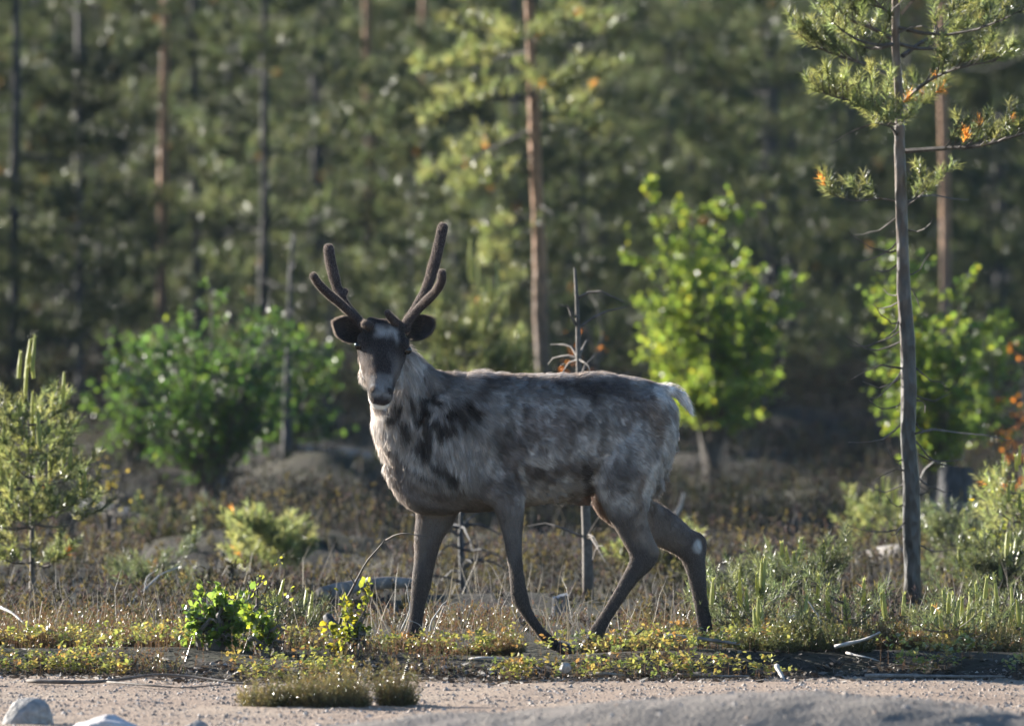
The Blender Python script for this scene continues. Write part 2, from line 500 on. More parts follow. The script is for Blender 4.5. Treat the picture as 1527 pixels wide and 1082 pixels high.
# trunk: vertical rings
tr = resample([(598, 655, 722, .05), (612, 625, 745, .10), (640, 590, 760, .155), (680, 566, 766, .185), (720, 561, 767, .20), (780, 563, 760, .215),
               (840, 562, 751, .225), (890, 560, 738, .215), (930, 565, 722, .20), (965, 573, 705, .175), (990, 585, 690, .135), (1003, 603, 668, .08), (1007, 622, 650, .03)], 4)
tr[:, 2] -= 5      # the coat adds the rest
C = np.array([R(a, (b + c) / 2, 0) for a, b, c in tr[:, :3]])
one = np.ones((len(C), 1))
V, T = ring_loft(C, one * [[0, 0, 1.]], one * [[0.17, 1., 0]], (tr[:, 2] - tr[:, 1]) / 2 * S, tr[:, 3], 36, 2.25)
bodyG.add(V, T)
LIMBS = {
 'near_fore': [(690, 625, -.11, 34, .06), (712, 665, -.135, 36, .06), (738, 708, -.145, 33, .06), (757, 745, -.14, 26, .055), (763, 785, -.13, 19, .045), (768, 835, -.13, 14, .034), (772, 868, -.13, 14.5, .034), (775, 888, -.13, 16, .036), (786, 912, -.13, 12, .029), (805, 939, -.13, 10.5, .027), (820, 955, -.13, 12.5, .031), (832, 964, -.13, 10, .028)],
 'far_fore': [(662, 690, .10, 40, .07), (655, 740, .10, 37, .07), (648, 772, .10, 31, .06), (639, 800, .10, 24.5, .05), (633, 838, .10, 19, .040), (628, 872, .10, 17.5, .040), (623, 902, .10, 14.5, .032), (619, 932, .10, 13.5, .032), (616, 950, .10, 15, .035), (612, 962, .10, 12, .03)],
 'near_hind': [(955, 625, -.07, 45, .09), (945, 660, -.11, 50, .09), (930, 700, -.135, 50, .085), (932, 745, -.135, 37, .065), (943, 785, -.13, 27, .048), (956, 815, -.13, 24, .040), (955, 838, -.13, 20, .038), (938, 864, -.13, 15, .033), (917, 897, -.13, 12.5, .029), (899, 926, -.13, 12.5, .031), (889, 944, -.13, 15, .035), (883, 956, -.13, 12, .03)],
 'far_hind': [(955, 650, .09, 50, .08), (925, 710, .12, 40, .075), (912, 742, .12, 33, .065), (938, 765, .12, 33, .055), (972, 781, .12, 34, .05), (1005, 799, .12, 29, .045), (1030, 822, .12, 23, .040), (1039, 850, .12, 18.5, .035), (1045, 890, .12, 14.5, .030), (1051, 925, .12, 14, .031), (1054, 946, .12, 14, .034), (1052, 960, .12, 12, .03)],
 'hock': [(1020, 795, .12, 10, .02), (1040, 802, .12, 11, .022), (1049, 810, .12, 10, .022), (1048, 828, .12, 10, .02), (1045, 850, .12, 8, .018)],
 'hock_near': [(965, 800, -.13, 9, .02), (976, 820, -.13, 10, .022), (974, 835, -.13, 9, .02), (962, 852, -.13, 8, .018)],
 'haunch': [(965, 598, -.07, 26, .09), (968, 630, -.08, 34, .10), (966, 665, -.08, 34, .09), (962, 700, -.08, 26, .06), (968, 730, -.06, 12, .04)],
 'rump_far': [(975, 605, .08, 22, .07), (978, 640, .08, 27, .08), (972, 690, .08, 26, .06), (966, 735, .08, 16, .04)],
 'elbow': [(700, 690, -.14, 40, .05), (745, 725, -.14, 32, .06), (775, 742, -.13, 12, .04)],
 'neck': [(591, 535, -.06, 26, .075), (598, 565, -.045, 31, .085), (600, 598, -.035, 39, .095), (607, 632, -.02, 50, .11), (628, 665, 0, 58, .13), (665, 682, 0, 68, .15)],
 'nape': [(598, 530, -.04, 18, .05), (618, 555, -.02, 22, .06), (645, 578, 0, 24, .09), (690, 588, 0, 26, .10)],
 'brisket': [(585, 690, .0, 14, .05), (602, 715, .0, 22, .08), (630, 740, .0, 26, .10), (680, 752, 0, 14, .08)],
 'tail': [(975, 583, .0, 7, .03), (994, 580, .0, 8, .024), (1012, 587, .0, 8, .020), (1024, 602, .0, 6.5, .015), (1031, 619, .0, 3.5, .008)],
 'sheath': [(850, 742, 0, 10, .03), (868, 745, 0, 9, .02), (878, 744, 0, 7, .02)],
}
for k_, st in LIMBS.items():
    V, T = limb(st); bodyG.add(V, T)
# head
HO = R(573, 494, -.14)
HF = norm(np.array([-.035, -.58, -.81])); HS = norm(np.array([1., 0.12, -.03])); HS = norm(HS - HF * (HS @ HF)); HU = np.cross(HS, HF); HU = HU if HU[1] < 0 else -HU
def H(s, t, u):
    return HO + HS * s + HF * t + HU * u
hd = resample([(-.045, .055, .03, .05), (-.02, .082, .052, .075), (.02, .094, .062, .09), (.06, .102, .064, .105), (.09, .103, .062, .11), (.125, .096, .058, .11), (.17, .083, .052, .10), (.215, .070, .047, .085), (.26, .060, .044, .068), (.295, .055, .043, .055), (.325, .052, .038, .050), (.345, .044, .028, .045), (.358, .026, .012, .028)], 3)
C = np.array([H(0, t, (d - v) / 2) for t, w, d, v in hd])
one = np.ones((len(C), 1))
V, T = ring_loft(C, one * HS, one * HU, hd[:, 1] * np.interp(hd[:, 0], [.06, .14, .36], [.97, .92, .90]), (hd[:, 2] + hd[:, 3]) / 2, 30, 2.2)
bodyG.add(V, T)
def ball(c, r, ax=None):
    """small ellipsoid"""
    r = np.broadcast_to(np.asarray(r, float), (3,))
    th = np.linspace(0, np.pi, 9); ph = np.arange(12) * 2 * np.pi / 12
    v = np.array([[np.sin(a) * np.cos(b), np.sin(a) * np.sin(b), np.cos(a)] for a in th for b in ph]) * r
    if ax is not None: v = v @ np.asarray(ax)
    T = []
    for i in range(8):
        for j in range(12):
            k = (j + 1) % 12
            a, b, c_, d = i * 12 + j, i * 12 + k, (i + 1) * 12 + k, (i + 1) * 12 + j
            T += [(a, d, c_), (a, c_, b)]
    return v + np.asarray(c), np.array(T)
AX = np.stack([HS, HF, HU])
for sgn in (-1, 1):
    bodyG.add(*ball(H(sgn * .088, .070, .030), (.020, .032, .022), AX))       # brow over the eye
    bodyG.add(*ball(H(sgn * .034, .318, .026), (.017, .022, .018), AX))       # nostril wing
    bodyG.add(*ball(H(sgn * .052, -.01, .03), (.030, .03, .03), AX))          # pedicle
    bodyG.add(*ball(H(sgn * .058, .15, -.055), (.024, .06, .045), AX))         # cheek
bodyG.add(*ball(H(0, .342, -.026), (.037, .024, .022), AX))                   # chin and lower lip

tmp = bpy.data.meshes.new('tmp'); V, T, C_, M_ = bodyG.arrays()
tmp.from_pydata(V.tolist(), [], T.tolist()); tmp.update()
to = bpy.data.objects.new('tmp', tmp); COL.objects.link(to)
m1 = to.modifiers.new('r', 'REMESH'); m1.mode = 'VOXEL'; m1.voxel_size = 0.0085
m2 = to.modifiers.new('s', 'SMOOTH'); m2.factor = .5; m2.iterations = 7
dg = bpy.context.evaluated_depsgraph_get()
ev = to.evaluated_get(dg).to_mesh()
ev.calc_loop_triangles()
BV = np.zeros(len(ev.vertices) * 3, np.float32); ev.vertices.foreach_get('co', BV); BV = BV.reshape(-1, 3).astype(float)
BT = np.zeros(len(ev.loop_triangles) * 3, np.int32); ev.loop_triangles.foreach_get('vertices', BT); BT = BT.reshape(-1, 3)
BN = np.zeros(len(ev.vertices) * 3, np.float32); ev.vertices.foreach_get('normal', BN); BN = BN.reshape(-1, 3).astype(float)
to.evaluated_get(dg).to_mesh_clear()
bpy.data.objects.remove(to); bpy.data.meshes.remove(tmp)

# coat: where each colour of hair grows (coordinates: photo pixels at the animal's own plane)
def coat_px(p):
    return np.stack([p[:, 0] / S + 763.5, (CAMZ - p[:, 2]) / S + HROW], 1)

def head_t(p):
    q = p - HO
    return q @ HS, q @ HF, q @ HU

def in_head(p):
    s, t, u_ = head_t(p)
    w = np.interp(t, hd[:, 0], hd[:, 1]); up_ = np.interp(t, hd[:, 0], hd[:, 2]); dn = np.interp(t, hd[:, 0], hd[:, 3])
    r = np.sqrt((s / (w + .02)) ** 2 + (u_ / np.where(u_ > 0, up_ + .03, dn * .72 + .008)) ** 2)
    return (t > -.07) & (t < .40) & (r < 1.0)

def stroke(q, pts, w, soft=.45):
    pts = np.asarray(pts, float); dmin = np.full(len(q), 1e9)
    if len(pts) == 1: pts = np.vstack([pts, pts + .01])
    for a, b in zip(pts[:-1], pts[1:]):
        ab = b - a; t = np.clip(((q - a) @ ab) / (ab @ ab + 1e-9), 0, 1)
        dmin = np.minimum(dmin, np.linalg.norm(q - a - t[:, None] * ab, axis=1))
    return 1 - sstep(w * (1 - soft), w * (1 + soft), dmin)

C_DARK = np.array([.030, .025, .026]); C_MID = np.array([.315, .285, .275]); C_LIGHT = np.array([.74, .725, .71]); C_PALE = np.array([.84, .825, .81])
C_LEG = np.array([.062, .051, .047]); C_TAN = np.array([.30, .245, .205]); C_BELLY = np.array([.125, .095, .075]); C_FACE = np.array([.036, .031, .033])
def coat(p):
    n1 = np.stack([fbm(p, 14, 1, 3), fbm(p, 14, 2, 3)], 1) - .5
    q0 = coat_px(p); q = q0 + n1 * 26
    x, r = q[:, 0], q[:, 1]
    f1 = fbm(p * [1, 1, .7], 9, 41, 4); f2 = fbm(p * [1, 1, .5], 26, 43, 3)
    col = C_MID + (C_LIGHT - C_MID) * (.9 * sstep(.42, .72, f1) * .6 + .15 * sstep(.4, .7, f2))[:, None]
    def lay(c, m):
        nonlocal col
        m = np.clip(m, 0, 1)[:, None]
        col = col * (1 - m) + np.asarray(c) * m
    fade = sstep(.30, .62, f1 * .6 + f2 * .4)
    f3 = fbm(p * [1, 1, .8] + np.column_stack([n1, n1[:, 0]]) * .15, 7, 47, 3)
    lay(C_MID * .40, .68 * sstep(.51, .58, f3)); lay(C_LIGHT * .9, .72 * sstep(.54, .61, 1 - f3))
    lay(C_MID * .75, .8 * stroke(q, [(690, 580), (800, 582), (900, 580), (965, 592)], 17) )
    lay(C_DARK * 1.6, .75 * stroke(q, [(700, 582), (728, 573), (760, 572)], 9) * fade)
    lay(C_DARK * 1.8, .7 * stroke(q, [(840, 578), (880, 582), (930, 584)], 12) * (fade + .3))
    lay(C_DARK * 1.6, .65 * stroke(q, [(884, 590), (888, 612), (882, 640)], 9))
    lay(C_MID * .55, .6 * stroke(q, [(745, 600), (760, 650), (775, 700)], 12) * (fade + .2))
    lay(C_LIGHT, .62 * stroke(q, [(800, 620), (850, 650), (800, 690)], 34) * sstep(.42, .66, f1))
    lay(C_LIGHT, .7 * stroke(q, [(740, 600), (735, 650), (745, 700)], 22) * (sstep(.35, .6, f1)))
    lay(C_LIGHT, .5 * stroke(q, [(905, 620), (915, 660)], 25) * (sstep(.35, .6, f2)))
    lay(C_LIGHT * .8, .45 * stroke(q, [(780, 590), (850, 600)], 20) * sstep(.4, .6, f2))
    # rump and rear thigh
    lay(C_TAN * 1.05, .8 * stroke(q, [(985, 625), (985, 670), (972, 710), (966, 745)], 24))
    lay(C_PALE, .85 * stroke(q, [(1002, 640), (995, 690), (974, 715), (968, 745)], 9))
    lay(C_PALE, .8 * stroke(q, [(966, 755), (958, 785), (966, 812)], 7))
    lay(C_LIGHT, .55 * stroke(q, [(958, 640), (968, 690)], 20))
    # flank fold, belly
    lay(np.array([.15, .118, .10]), .75 * stroke(q, [(792, 702), (840, 706), (882, 700)], 13, .7))
    lay(C_LIGHT * .8, .75 * stroke(q, [(800, 735), (850, 726)], 10))
    lay(C_DARK * 1.5, .8 * stroke(q, [(878, 700), (880, 740)], 6))
    lay(C_LIGHT, .8 * stroke(q, [(822, 693), (800, 688)], 7))
    lay(C_MID * .8, .8 * stroke(q, [(640, 735), (740, 745)], 24))
    # chest and neck ruff
    nm = stroke(q, [(585, 560), (595, 610), (615, 650), (655, 680), (690, 675)], 48, .3)
    lay(C_LIGHT * 1.02, .92 * nm)
    lay(C_PALE, .8 * stroke(q, [(612, 545), (608, 580), (618, 640)], 15))
    lay(C_LIGHT, .85 * stroke(q, [(640, 575), (660, 600), (690, 580)], 20) * (fade * .7 + .3))
    lay(C_PALE * .9, .8 * stroke(q, [(650, 665), (690, 690), (690, 705)], 17))
    lay(C_PALE, .7 * stroke(q, [(560, 605), (575, 660)], 12))
    for pts, w in ([(592, 612), (585, 620)], 8), ([(604, 634), (601, 652)], 8), ([(632, 598), (636, 640), (633, 676)], 9), ([(655, 630), (668, 638), (662, 645)], 10), \
                  ([(648, 690), (676, 716)], 7), ([(640, 610), (622, 625)], 7), ([(675, 615), (690, 632)], 8), ([(700, 607), (706, 626)], 9), ([(612, 600), (618, 612)], 5), ([(650, 590), (662, 596)], 5), ([(620, 655), (626, 672)], 5):
        lay(C_DARK, .9 * stroke(q, pts, w, .5))
    lay(C_DARK * 2.2, .7 * stroke(q, [(580, 672), (597, 690), (632, 712), (652, 720)], 5))
    lay(C_MID * .85, .9 * stroke(q0, [(588, 705), (612, 740)], 15))
    lay(C_LIGHT, .85 * stroke(q, [(779, 696), (783, 728)], 6))
    # legs darken downwards
    leg = sstep(735, 775, r) * (1 - stroke(q, [(800, 735), (850, 730)], 14))
    lay(C_LEG * 1.55, leg * .85)
    lay(C_LEG, sstep(780, 880, r) * .9)
    lay(C_DARK * 1.2, sstep(880, 945, r) * .7)
    lay(C_TAN * .9, .75 * stroke(q, [(962, 760), (960, 800), (975, 815)], 13))
    lay(C_TAN * .7, .5 * stroke(q, [(985, 775), (1005, 805)], 15))
    lay(C_LIGHT * .85, .8 * stroke(q, [(1037, 811), (1042, 820)], 7, .6))
    lay(C_TAN * .6, .6 * stroke(q0, [(632, 790), (622, 830)], 9))
    lay(np.array([.20, .11, .07]), .8 * stroke(q0, [(880, 750), (900, 768)], 16) * (p[:, 1] > FOCUS + .03))
    # tail
    lay(C_PALE * 1.25, stroke(q0, [(992, 580), (1013, 588), (1031, 618)], 17, .2))
    # head
    hm = in_head(p).astype(float)
    s, t, u_ = head_t(p)
    face = np.tile(C_FACE, (len(p), 1))
    def fl(c, m):
        nonlocal face
        m = np.clip(m, 0, 1)[:, None]; face = face * (1 - m) + np.asarray(c) * m
    nz = (f2 - .5) * .05
    s_ = s + nz * 1.2; t_ = t + nz
    fl(C_LIGHT * .62, .92 * (1 - sstep(.032, .060, np.abs(s_))) * sstep(.0, .035, t_ + .10 * np.abs(s_)) * (1 - sstep(.045, .105, t_ + .3 * np.abs(s_))))
    fl(C_MID * .5, .85 * sstep(.02, .055, np.abs(s_)) * sstep(.09, .16, t_) * (1 - sstep(.25, .29, t_)))
    fl(C_TAN * .75, .4 * sstep(.045, .07, np.abs(s_)) * sstep(.13, .18, t_) * (1 - sstep(.21, .28, t_)))
    fl(C_LIGHT * .36, .9 * sstep(.215, .262, t_) * (1 - sstep(.330, .350, t)) * (1 - sstep(.038, .052, np.abs(s))) * sstep(-.015, .012, u_))
    fl(C_DARK * .5, .95 * (1 - sstep(.009, .016, np.hypot(np.abs(s) - .037, (t - .312) * .7))) * (u_ > -.01))
    fl(C_DARK * 1.8, .8 * sstep(.343, .353, t) * (u_ > -.002) * (u_ < .016))
    fl(C_PALE * 1.1, sstep(.292, .31, t) * (1 - sstep(-.006, -.001, u_)))
    fl(C_PALE, .9 * (1 - sstep(-.055, -.035, u_)) * sstep(.1, .15, t))
    col = col * (1 - hm[:, None]) + face * hm[:, None]
    return np.clip(col, .01, .9)

def fur_len(p):
    q = coat_px(p); x, r = q[:, 0], q[:, 1]
    L = np.full(len(p), .028)
    ruff = stroke(q, [(590, 560), (600, 620), (620, 660), (670, 680), (690, 600)], 50, .5)
    L = L + ruff * .026
    L = L + .016 * stroke(q, [(640, 557), (700, 561), (850, 561), (900, 559), (960, 570), (990, 585)], 7)
    L = np.where(r > 740, np.interp(r, [740, 790, 960], [.020, .014, .010]), L)
    L = L + .012 * stroke(q, [(1000, 600), (1003, 650), (985, 710), (970, 745)], 9)
    tl = stroke(q, [(992, 580), (1013, 588), (1031, 618)], 15, .3)
    L = L * (1 - tl) + .034 * tl
    L = np.where(in_head(p), .011, L)
    return L

def comb(p):
    q = coat_px(p); x, r = q[:, 0], q[:, 1]
    d = np.tile(np.array([.80, 0, -.60]), (len(p), 1))
    nk = stroke(q, [(590, 560), (600, 620), (620, 660), (670, 680)], 55, .5)[:, None]
    d = d * (1 - nk) + np.array([.12, -.05, -1.]) * nk
    lg = sstep(720, 790, r)[:, None]
    d = d * (1 - lg) + np.array([.05, 0, -1.]) * lg
    tl = stroke(q, [(987, 580), (1013, 588), (1031, 618)], 15, .3)[:, None]
    d = d * (1 - tl) + np.array([.75, 0, -.75]) * tl
    hm = in_head(p)[:, None]
    d = np.where(hm, -HF[None], d)
    return norm(d)

def fur(Vv, Tt, Nn, count, lenf, combf, colf, width, rng, lift=(18, 34), ragged=.33, weight=None):
    A = Vv[Tt[:, 0]]; B = Vv[Tt[:, 1]]; Cc = Vv[Tt[:, 2]]
    area = np.linalg.norm(np.cross(B - A, Cc - A), axis=1)
    if weight is not None: area = area * weight((A + B + Cc) / 3)
    pick = rng.choice(len(Tt), count, p=area / area.sum())
    u1 = np.sqrt(rng.random((count, 1))); v1 = rng.random((count, 1))
    b0, b1, b2 = 1 - u1, u1 * (1 - v1), u1 * v1
    p = A[pick] * b0 + B[pick] * b1 + Cc[pick] * b2
    n = norm(Nn[Tt[pick, 0]] * b0 + Nn[Tt[pick, 1]] * b1 + Nn[Tt[pick, 2]] * b2)
    d = combf(p)
    L = lenf(p)[:, None]
    def nv(f, s):
        return np.stack([vnoise(p, f, s), vnoise(p, f, s + 1), vnoise(p, f, s + 2)], 1) - .5
    d = d + nv(16, 60) * 1.3 * ragged * 2 + nv(55, 70) * 1.6 * ragged + rng.normal(0, .12, p.shape)
    d = norm(d - (d * n).sum(1, keepdims=True) * n)
    th = np.radians(rng.uniform(lift[0], lift[1], (count, 1)) + 12 * np.clip(n[:, 2:], 0, 1) + 14 * (vnoise(p, 40, 81)[:, None] - .5))
    L = L * (.65 + .6 * rng.random((count, 1))) * (.8 + .5 * vnoise(p, 30, 90)[:, None])
    d1 = norm(d * np.cos(th) + n * np.sin(th))
    d2 = norm(d * np.cos(th * .4) + n * np.sin(th * .4) + np.array([0, 0, -.25]) * np.minimum(L / .05, 1))
    side = norm(np.cross(d1, n) + n * rng.uniform(-.9, .9, (count, 1)))
    w = width * (.7 + .6 * rng.random((count, 1))) * np.clip(L / .024, .55, 1.3)
    p = p - n * .002
    pm = p + d1 * L * .5; pt = pm + d2 * L * .5
    V = np.stack([p - side * w * .5, p + side * w * .5, pm - side * w * .4, pm + side * w * .4, pt], 1).reshape(-1, 3)
    b = np.arange(count)[:, None] * 5
    T = (b[:, :, None] + np.array([[0, 1, 3], [0, 3, 2], [2, 3, 4]])[None]).reshape(-1, 3)
    c = colf(p + d1 * L * .55) * (.75 + .5 * rng.random((count, 1))) * (.72 + .56 * sstep(.25, .75, vnoise(p * [1, 1, .45], 75, 95))[:, None])
    return V, T, np.repeat(c, 5, 0)

MAT['skin'] = tint_mat('short_coat', .9, .12)
MAT['fur'] = leafy('hair', (.92, .92, .92), (.95, .88, .80), .5, .5, .3)
_n = MAT['fur'].node_tree; _t = [q for q in _n.nodes if q.type == 'BSDF_TRANSLUCENT'][0]      # hair passes more light than it reflects
_a = _n.nodes.new('ShaderNodeMix'); _a.data_type = 'RGBA'; _a.inputs[0].default_value = .5; _a.inputs[7].default_value = (.62, .50, .42, 1)
_n.links.new(_t.inputs['Color'].links[0].from_socket, _a.inputs[6]); _n.links.new(_a.outputs[2], _t.inputs['Color'])
MAT['velvet'] = tint_mat('antler_velvet', .95, .1, .3, 160)
MAT['hoof'] = tint_mat('hoof_horn', .45, .4, .2, 80)
m_, nt_, N_, L_, p_ = _nt('eye'); p_.inputs['Base Color'].default_value = (.008, .006, .005, 1); p_.inputs['Roughness'].default_value = .06; MAT['eye'] = m_

DBASE = np.array([R(800, 968, 0)[0], FOCUS, 0.0])
deer = link('reindeer', None, loc=DBASE)
tag(deer, 'moulting grey-brown reindeer with velvet antlers walking left, head turned to the camera', 'reindeer')
rf = np.random.default_rng(11)
body = link('body', tri_mesh('body', BV - DBASE, BT, MAT['skin'], coat(BV), smooth=True), deer)
def fur_weight(c):
    ins = in_head(c)
    r = coat_px(c)[:, 1]
    return np.where(ins, 4.5, np.where(r > 740, 1.7, 1.0)) * np.where(c[:, 1] > FOCUS + .17 * c[:, 0] + .12, .35, 1.0)
V, T, C = fur(BV, BT, BN, 190000, fur_len, comb, coat, .0016, rf, weight=fur_weight)
fo = link('fur', tri_mesh('fur', V - DBASE, T, MAT['fur'], C), body); fo['kind'] = 'stuff'
# locks of loose winter hair hanging from ruff, shoulder and flank
def locks(count, strands, rng):
    A = BV[BT[:, 0]]; q = coat_px(A); area = np.linalg.norm(np.cross(BV[BT[:, 1]] - A, BV[BT[:, 2]] - A), axis=1)
    w = area * (1.2 * stroke(q, [(605, 580), (618, 640), (655, 680), (690, 690)], 38) + 1.2 * stroke(q, [(650, 580), (700, 600), (740, 640)], 34) + .5 * stroke(q, [(780, 620), (860, 640), (820, 690)], 50)
                + .8 * stroke(q, [(779, 690), (785, 725)], 12) + .5 * stroke(q, [(995, 650), (975, 710)], 14) + .35 * stroke(q, [(640, 565), (980, 580)], 16)) * (~in_head(A)) * (A[:, 1] < FOCUS + .17 * A[:, 0] + .1)
    f = rng.choice(len(BT), count, p=w / w.sum()); p = A[f] + rng.normal(0, .003, (count, 3)); n = BN[BT[f, 0]]
    d = comb(p) + rng.normal(0, .35, (count, 3)); d = norm(d - (d * n).sum(1, keepdims=True) * n)
    L = np.minimum(fur_len(p)[:, None], .042) * rng.uniform(.7, 1.35, (count, 1)); th = np.radians(rng.uniform(14, 40, (count, 1)))
    tip = p + (d * np.cos(th) + n * np.sin(th)) * L + np.array([0, 0, -.3]) * L
    tone = rng.uniform(.75, 1.25, (count, 1))
    P0 = np.repeat(p, strands, 0); N0 = np.repeat(n, strands, 0); D0 = np.repeat(d, strands, 0); S0 = np.cross(N0, D0)
    r0 = P0 + S0 * rng.normal(0, .0075, (count * strands, 1)) + D0 * rng.normal(0, .004, (count * strands, 1)) - N0 * .002
    tp = np.repeat(tip, strands, 0) + rng.normal(0, .0025, r0.shape) + (r0 - P0) * .15
    md = (r0 + tp) * .5 + N0 * np.repeat(L, strands, 0) * .16 + (r0 - P0) * .25
    w_ = norm(np.cross(tp - r0, N0) + N0 * rng.uniform(-.7, .7, (len(r0), 1))) * .0015
    V = np.stack([r0 - w_ * .5, r0 + w_ * .5, md - w_ * .45, md + w_ * .45, tp], 1).reshape(-1, 3)
    T = (np.arange(len(r0))[:, None, None] * 5 + np.array([[0, 1, 3], [0, 3, 2], [2, 3, 4]])[None]).reshape(-1, 3)
    c = np.repeat(coat(p + d * L * .4) * tone * .92, strands, 0) * rng.uniform(.85, 1.15, (len(r0), 1))
    return V, T, np.repeat(np.clip(c, .01, .9), 5, 0)
V, T, C = locks(2200, 15, rf)
fo = link('moulting_tufts', tri_mesh('moulting_tufts', V - DBASE, T, MAT['fur'], C), body); fo['kind'] = 'stuff'
body['label'] = 'patchy grey-brown body with pale ruff and dark legs'

def part_remesh(g, vox, it=3):
    V, T, _, _ = g.arrays()
    me = bpy.data.meshes.new('t'); me.from_pydata(V.tolist(), [], T.tolist()); me.update()
    o = bpy.data.objects.new('t', me); COL.objects.link(o)
    a = o.modifiers.new('r', 'REMESH'); a.mode = 'VOXEL'; a.voxel_size = vox
    b = o.modifiers.new('s', 'SMOOTH'); b.iterations = it
    dg = bpy.context.evaluated_depsgraph_get(); e = o.evaluated_get(dg).to_mesh(); e.calc_loop_triangles()
    v = np.zeros(len(e.vertices) * 3, np.float32); e.vertices.foreach_get('co', v)
    t = np.zeros(len(e.loop_triangles) * 3, np.int32); e.loop_triangles.foreach_get('vertices', t)
    nn = np.zeros(len(e.vertices) * 3, np.float32); e.vertices.foreach_get('normal', nn)
    o.evaluated_get(dg).to_mesh_clear(); bpy.data.objects.remove(o); bpy.data.meshes.remove(me)
    return v.reshape(-1, 3).astype(float), t.reshape(-1, 3), nn.reshape(-1, 3).astype(float)

def Z1(zx, zy, off):                 # coordinates of the enlarged head view
    return (440 + zx / 3.28, 310 + zy / 3.28, off)
def horn(chains):
    g = Geo()
    for ch in chains:
        st = resample([(*Z1(a, b, o), r / 3.28, r / 3.28 * S) for a, b, o, r in ch], 4)
        C = np.array([R(a, b, c) for a, b, c in st[:, :3]]); t = norm(np.gradient(C, axis=0))
        rad = st[:, 3] * S * .78
        rad = rad * (.9 + .22 * fbm(C, 30, 3, 2)); C = np.vstack([C, C[-1] + t[-1] * rad[-1] * .55, C[-1] + t[-1] * rad[-1] * .85]); rad = np.concatenate([rad, [rad[-1] * .8, rad[-1] * .4]])
        g.add(*tube(C, rad, 14))
    return part_remesh(g, .0045, 4)
antlers = [
 ('antler', 'taller antler with upright beam and hooked front tine', [
   [(535, 580, -.14, 30), (560, 545, -.12, 31), (600, 480, -.10, 30), (645, 395, -.07, 32), (678, 290, -.05, 34), (703, 190, -.04, 34), (724, 96, -.03, 33)],
   [(560, 545, -.13, 26), (620, 480, -.15, 27), (685, 415, -.20, 27), (716, 365, -.24, 27), (722, 318, -.26, 27)],
   [(515, 585, -.15, 28), (490, 555, -.19, 30), (465, 525, -.22, 24), (456, 510, -.235, 20)],
   [(515, 590, -.14, 36), (545, 585, -.13, 34)]]),
 ('antler', 'shorter antler with stub beam and outward front tine', [
   [(350, 590, -.12, 30), (310, 545, -.10, 30), (255, 480, -.08, 29), (222, 425, -.07, 30), (195, 340, -.06, 32), (178, 265, -.06, 33), (168, 200, -.05, 32)],
   [(300, 540, -.11, 25), (230, 470, -.14, 26), (165, 415, -.18, 27), (122, 370, -.21, 26), (98, 332, -.23, 24)],
   [(235, 430, -.08, 24), (250, 405, -.07, 18)],
   [(385, 590, -.15, 28), (362, 575, -.20, 30), (350, 565, -.235, 26)],
   [(370, 595, -.13, 36), (345, 585, -.12, 32)]]),
]
def velvet_col(p):
    f = fbm(p, 40, 5, 3)
    return np.array([.048, .038, .037]) * (.7 + .7 * f[:, None])
for nm, lb, ch in antlers:
    V, T, Nn = horn(ch)
    o = link(nm, tri_mesh(nm, V - DBASE, T, MAT['velvet'], velvet_col(V), smooth=True), deer)
    o['label'] = lb
    fv, ft, fc = fur(V, T, Nn, 20000, lambda p: np.full(len(p), .010), lambda p: np.tile([0, 0, 1.], (len(p), 1)), lambda p: velvet_col(p) * 1.3 + .05, .0009, rf, lift=(35, 75), ragged=.3)
    f2_ = link('velvet_fuzz', tri_mesh('velvet_fuzz', fv - DBASE, ft, MAT['fur'], fc), o); f2_['kind'] = 'stuff'
# ears: cupped shells with a furred rim
def ear(base, tip, off_b, off_t, sgn):
    b = R(*Z1(*base, 0)[:2], off_b); t = R(*Z1(*tip, 0)[:2], off_t)
    ax = t - b; Ln = np.linalg.norm(ax); ax = ax / Ln
    fw = norm(np.array([sgn * -.15, -1, .05])); fw = norm(fw - ax * (fw @ ax)); sd = np.cross(ax, fw)
    n, m = 15, 13
    g = Geo(); layers = []
    for th in (0, .008):
        V = []
        for i in range(n):
            u_ = i / (n - 1)
            wd = Ln * .40 * (np.sin(np.pi * min(1, u_ * .80 + .14)) ** .75) * (1 if u_ < .72 else math.sqrt(max(0.01, 1 - ((u_ - .72) / .285) ** 2)))
            for j in range(m):
                a = (j / (m - 1) - .5) * 2
                cup = (1 - a * a) * wd * .75
                V.append(b + ax * Ln * u_ + sd * wd * a - fw * (cup + th) + fw * (.012 + .02 * u_))
        layers.append(np.array(V))
    V = np.vstack(layers); T = []
    for l in (0, 1):
        o_ = l * n * m
        for i in range(n - 1):
            for j in range(m - 1):
                p0, p1, p2, p3 = o_ + i * m + j, o_ + i * m + j + 1, o_ + (i + 1) * m + j + 1, o_ + (i + 1) * m + j
                T += [(p0, p1, p2), (p0, p2, p3)] if l == 0 else [(p0, p2, p1), (p0, p3, p2)]
    o_ = n * m
    rim = [i * m for i in range(n)] + [(n - 1) * m + j for j in range(1, m)] + [i * m + m - 1 for i in range(n - 2, -1, -1)]
    for a, c in zip(rim[:-1], rim[1:]):
        T += [(a, c, c + o_), (a, c + o_, a + o_)]
    return V, np.array(T), rim, fw
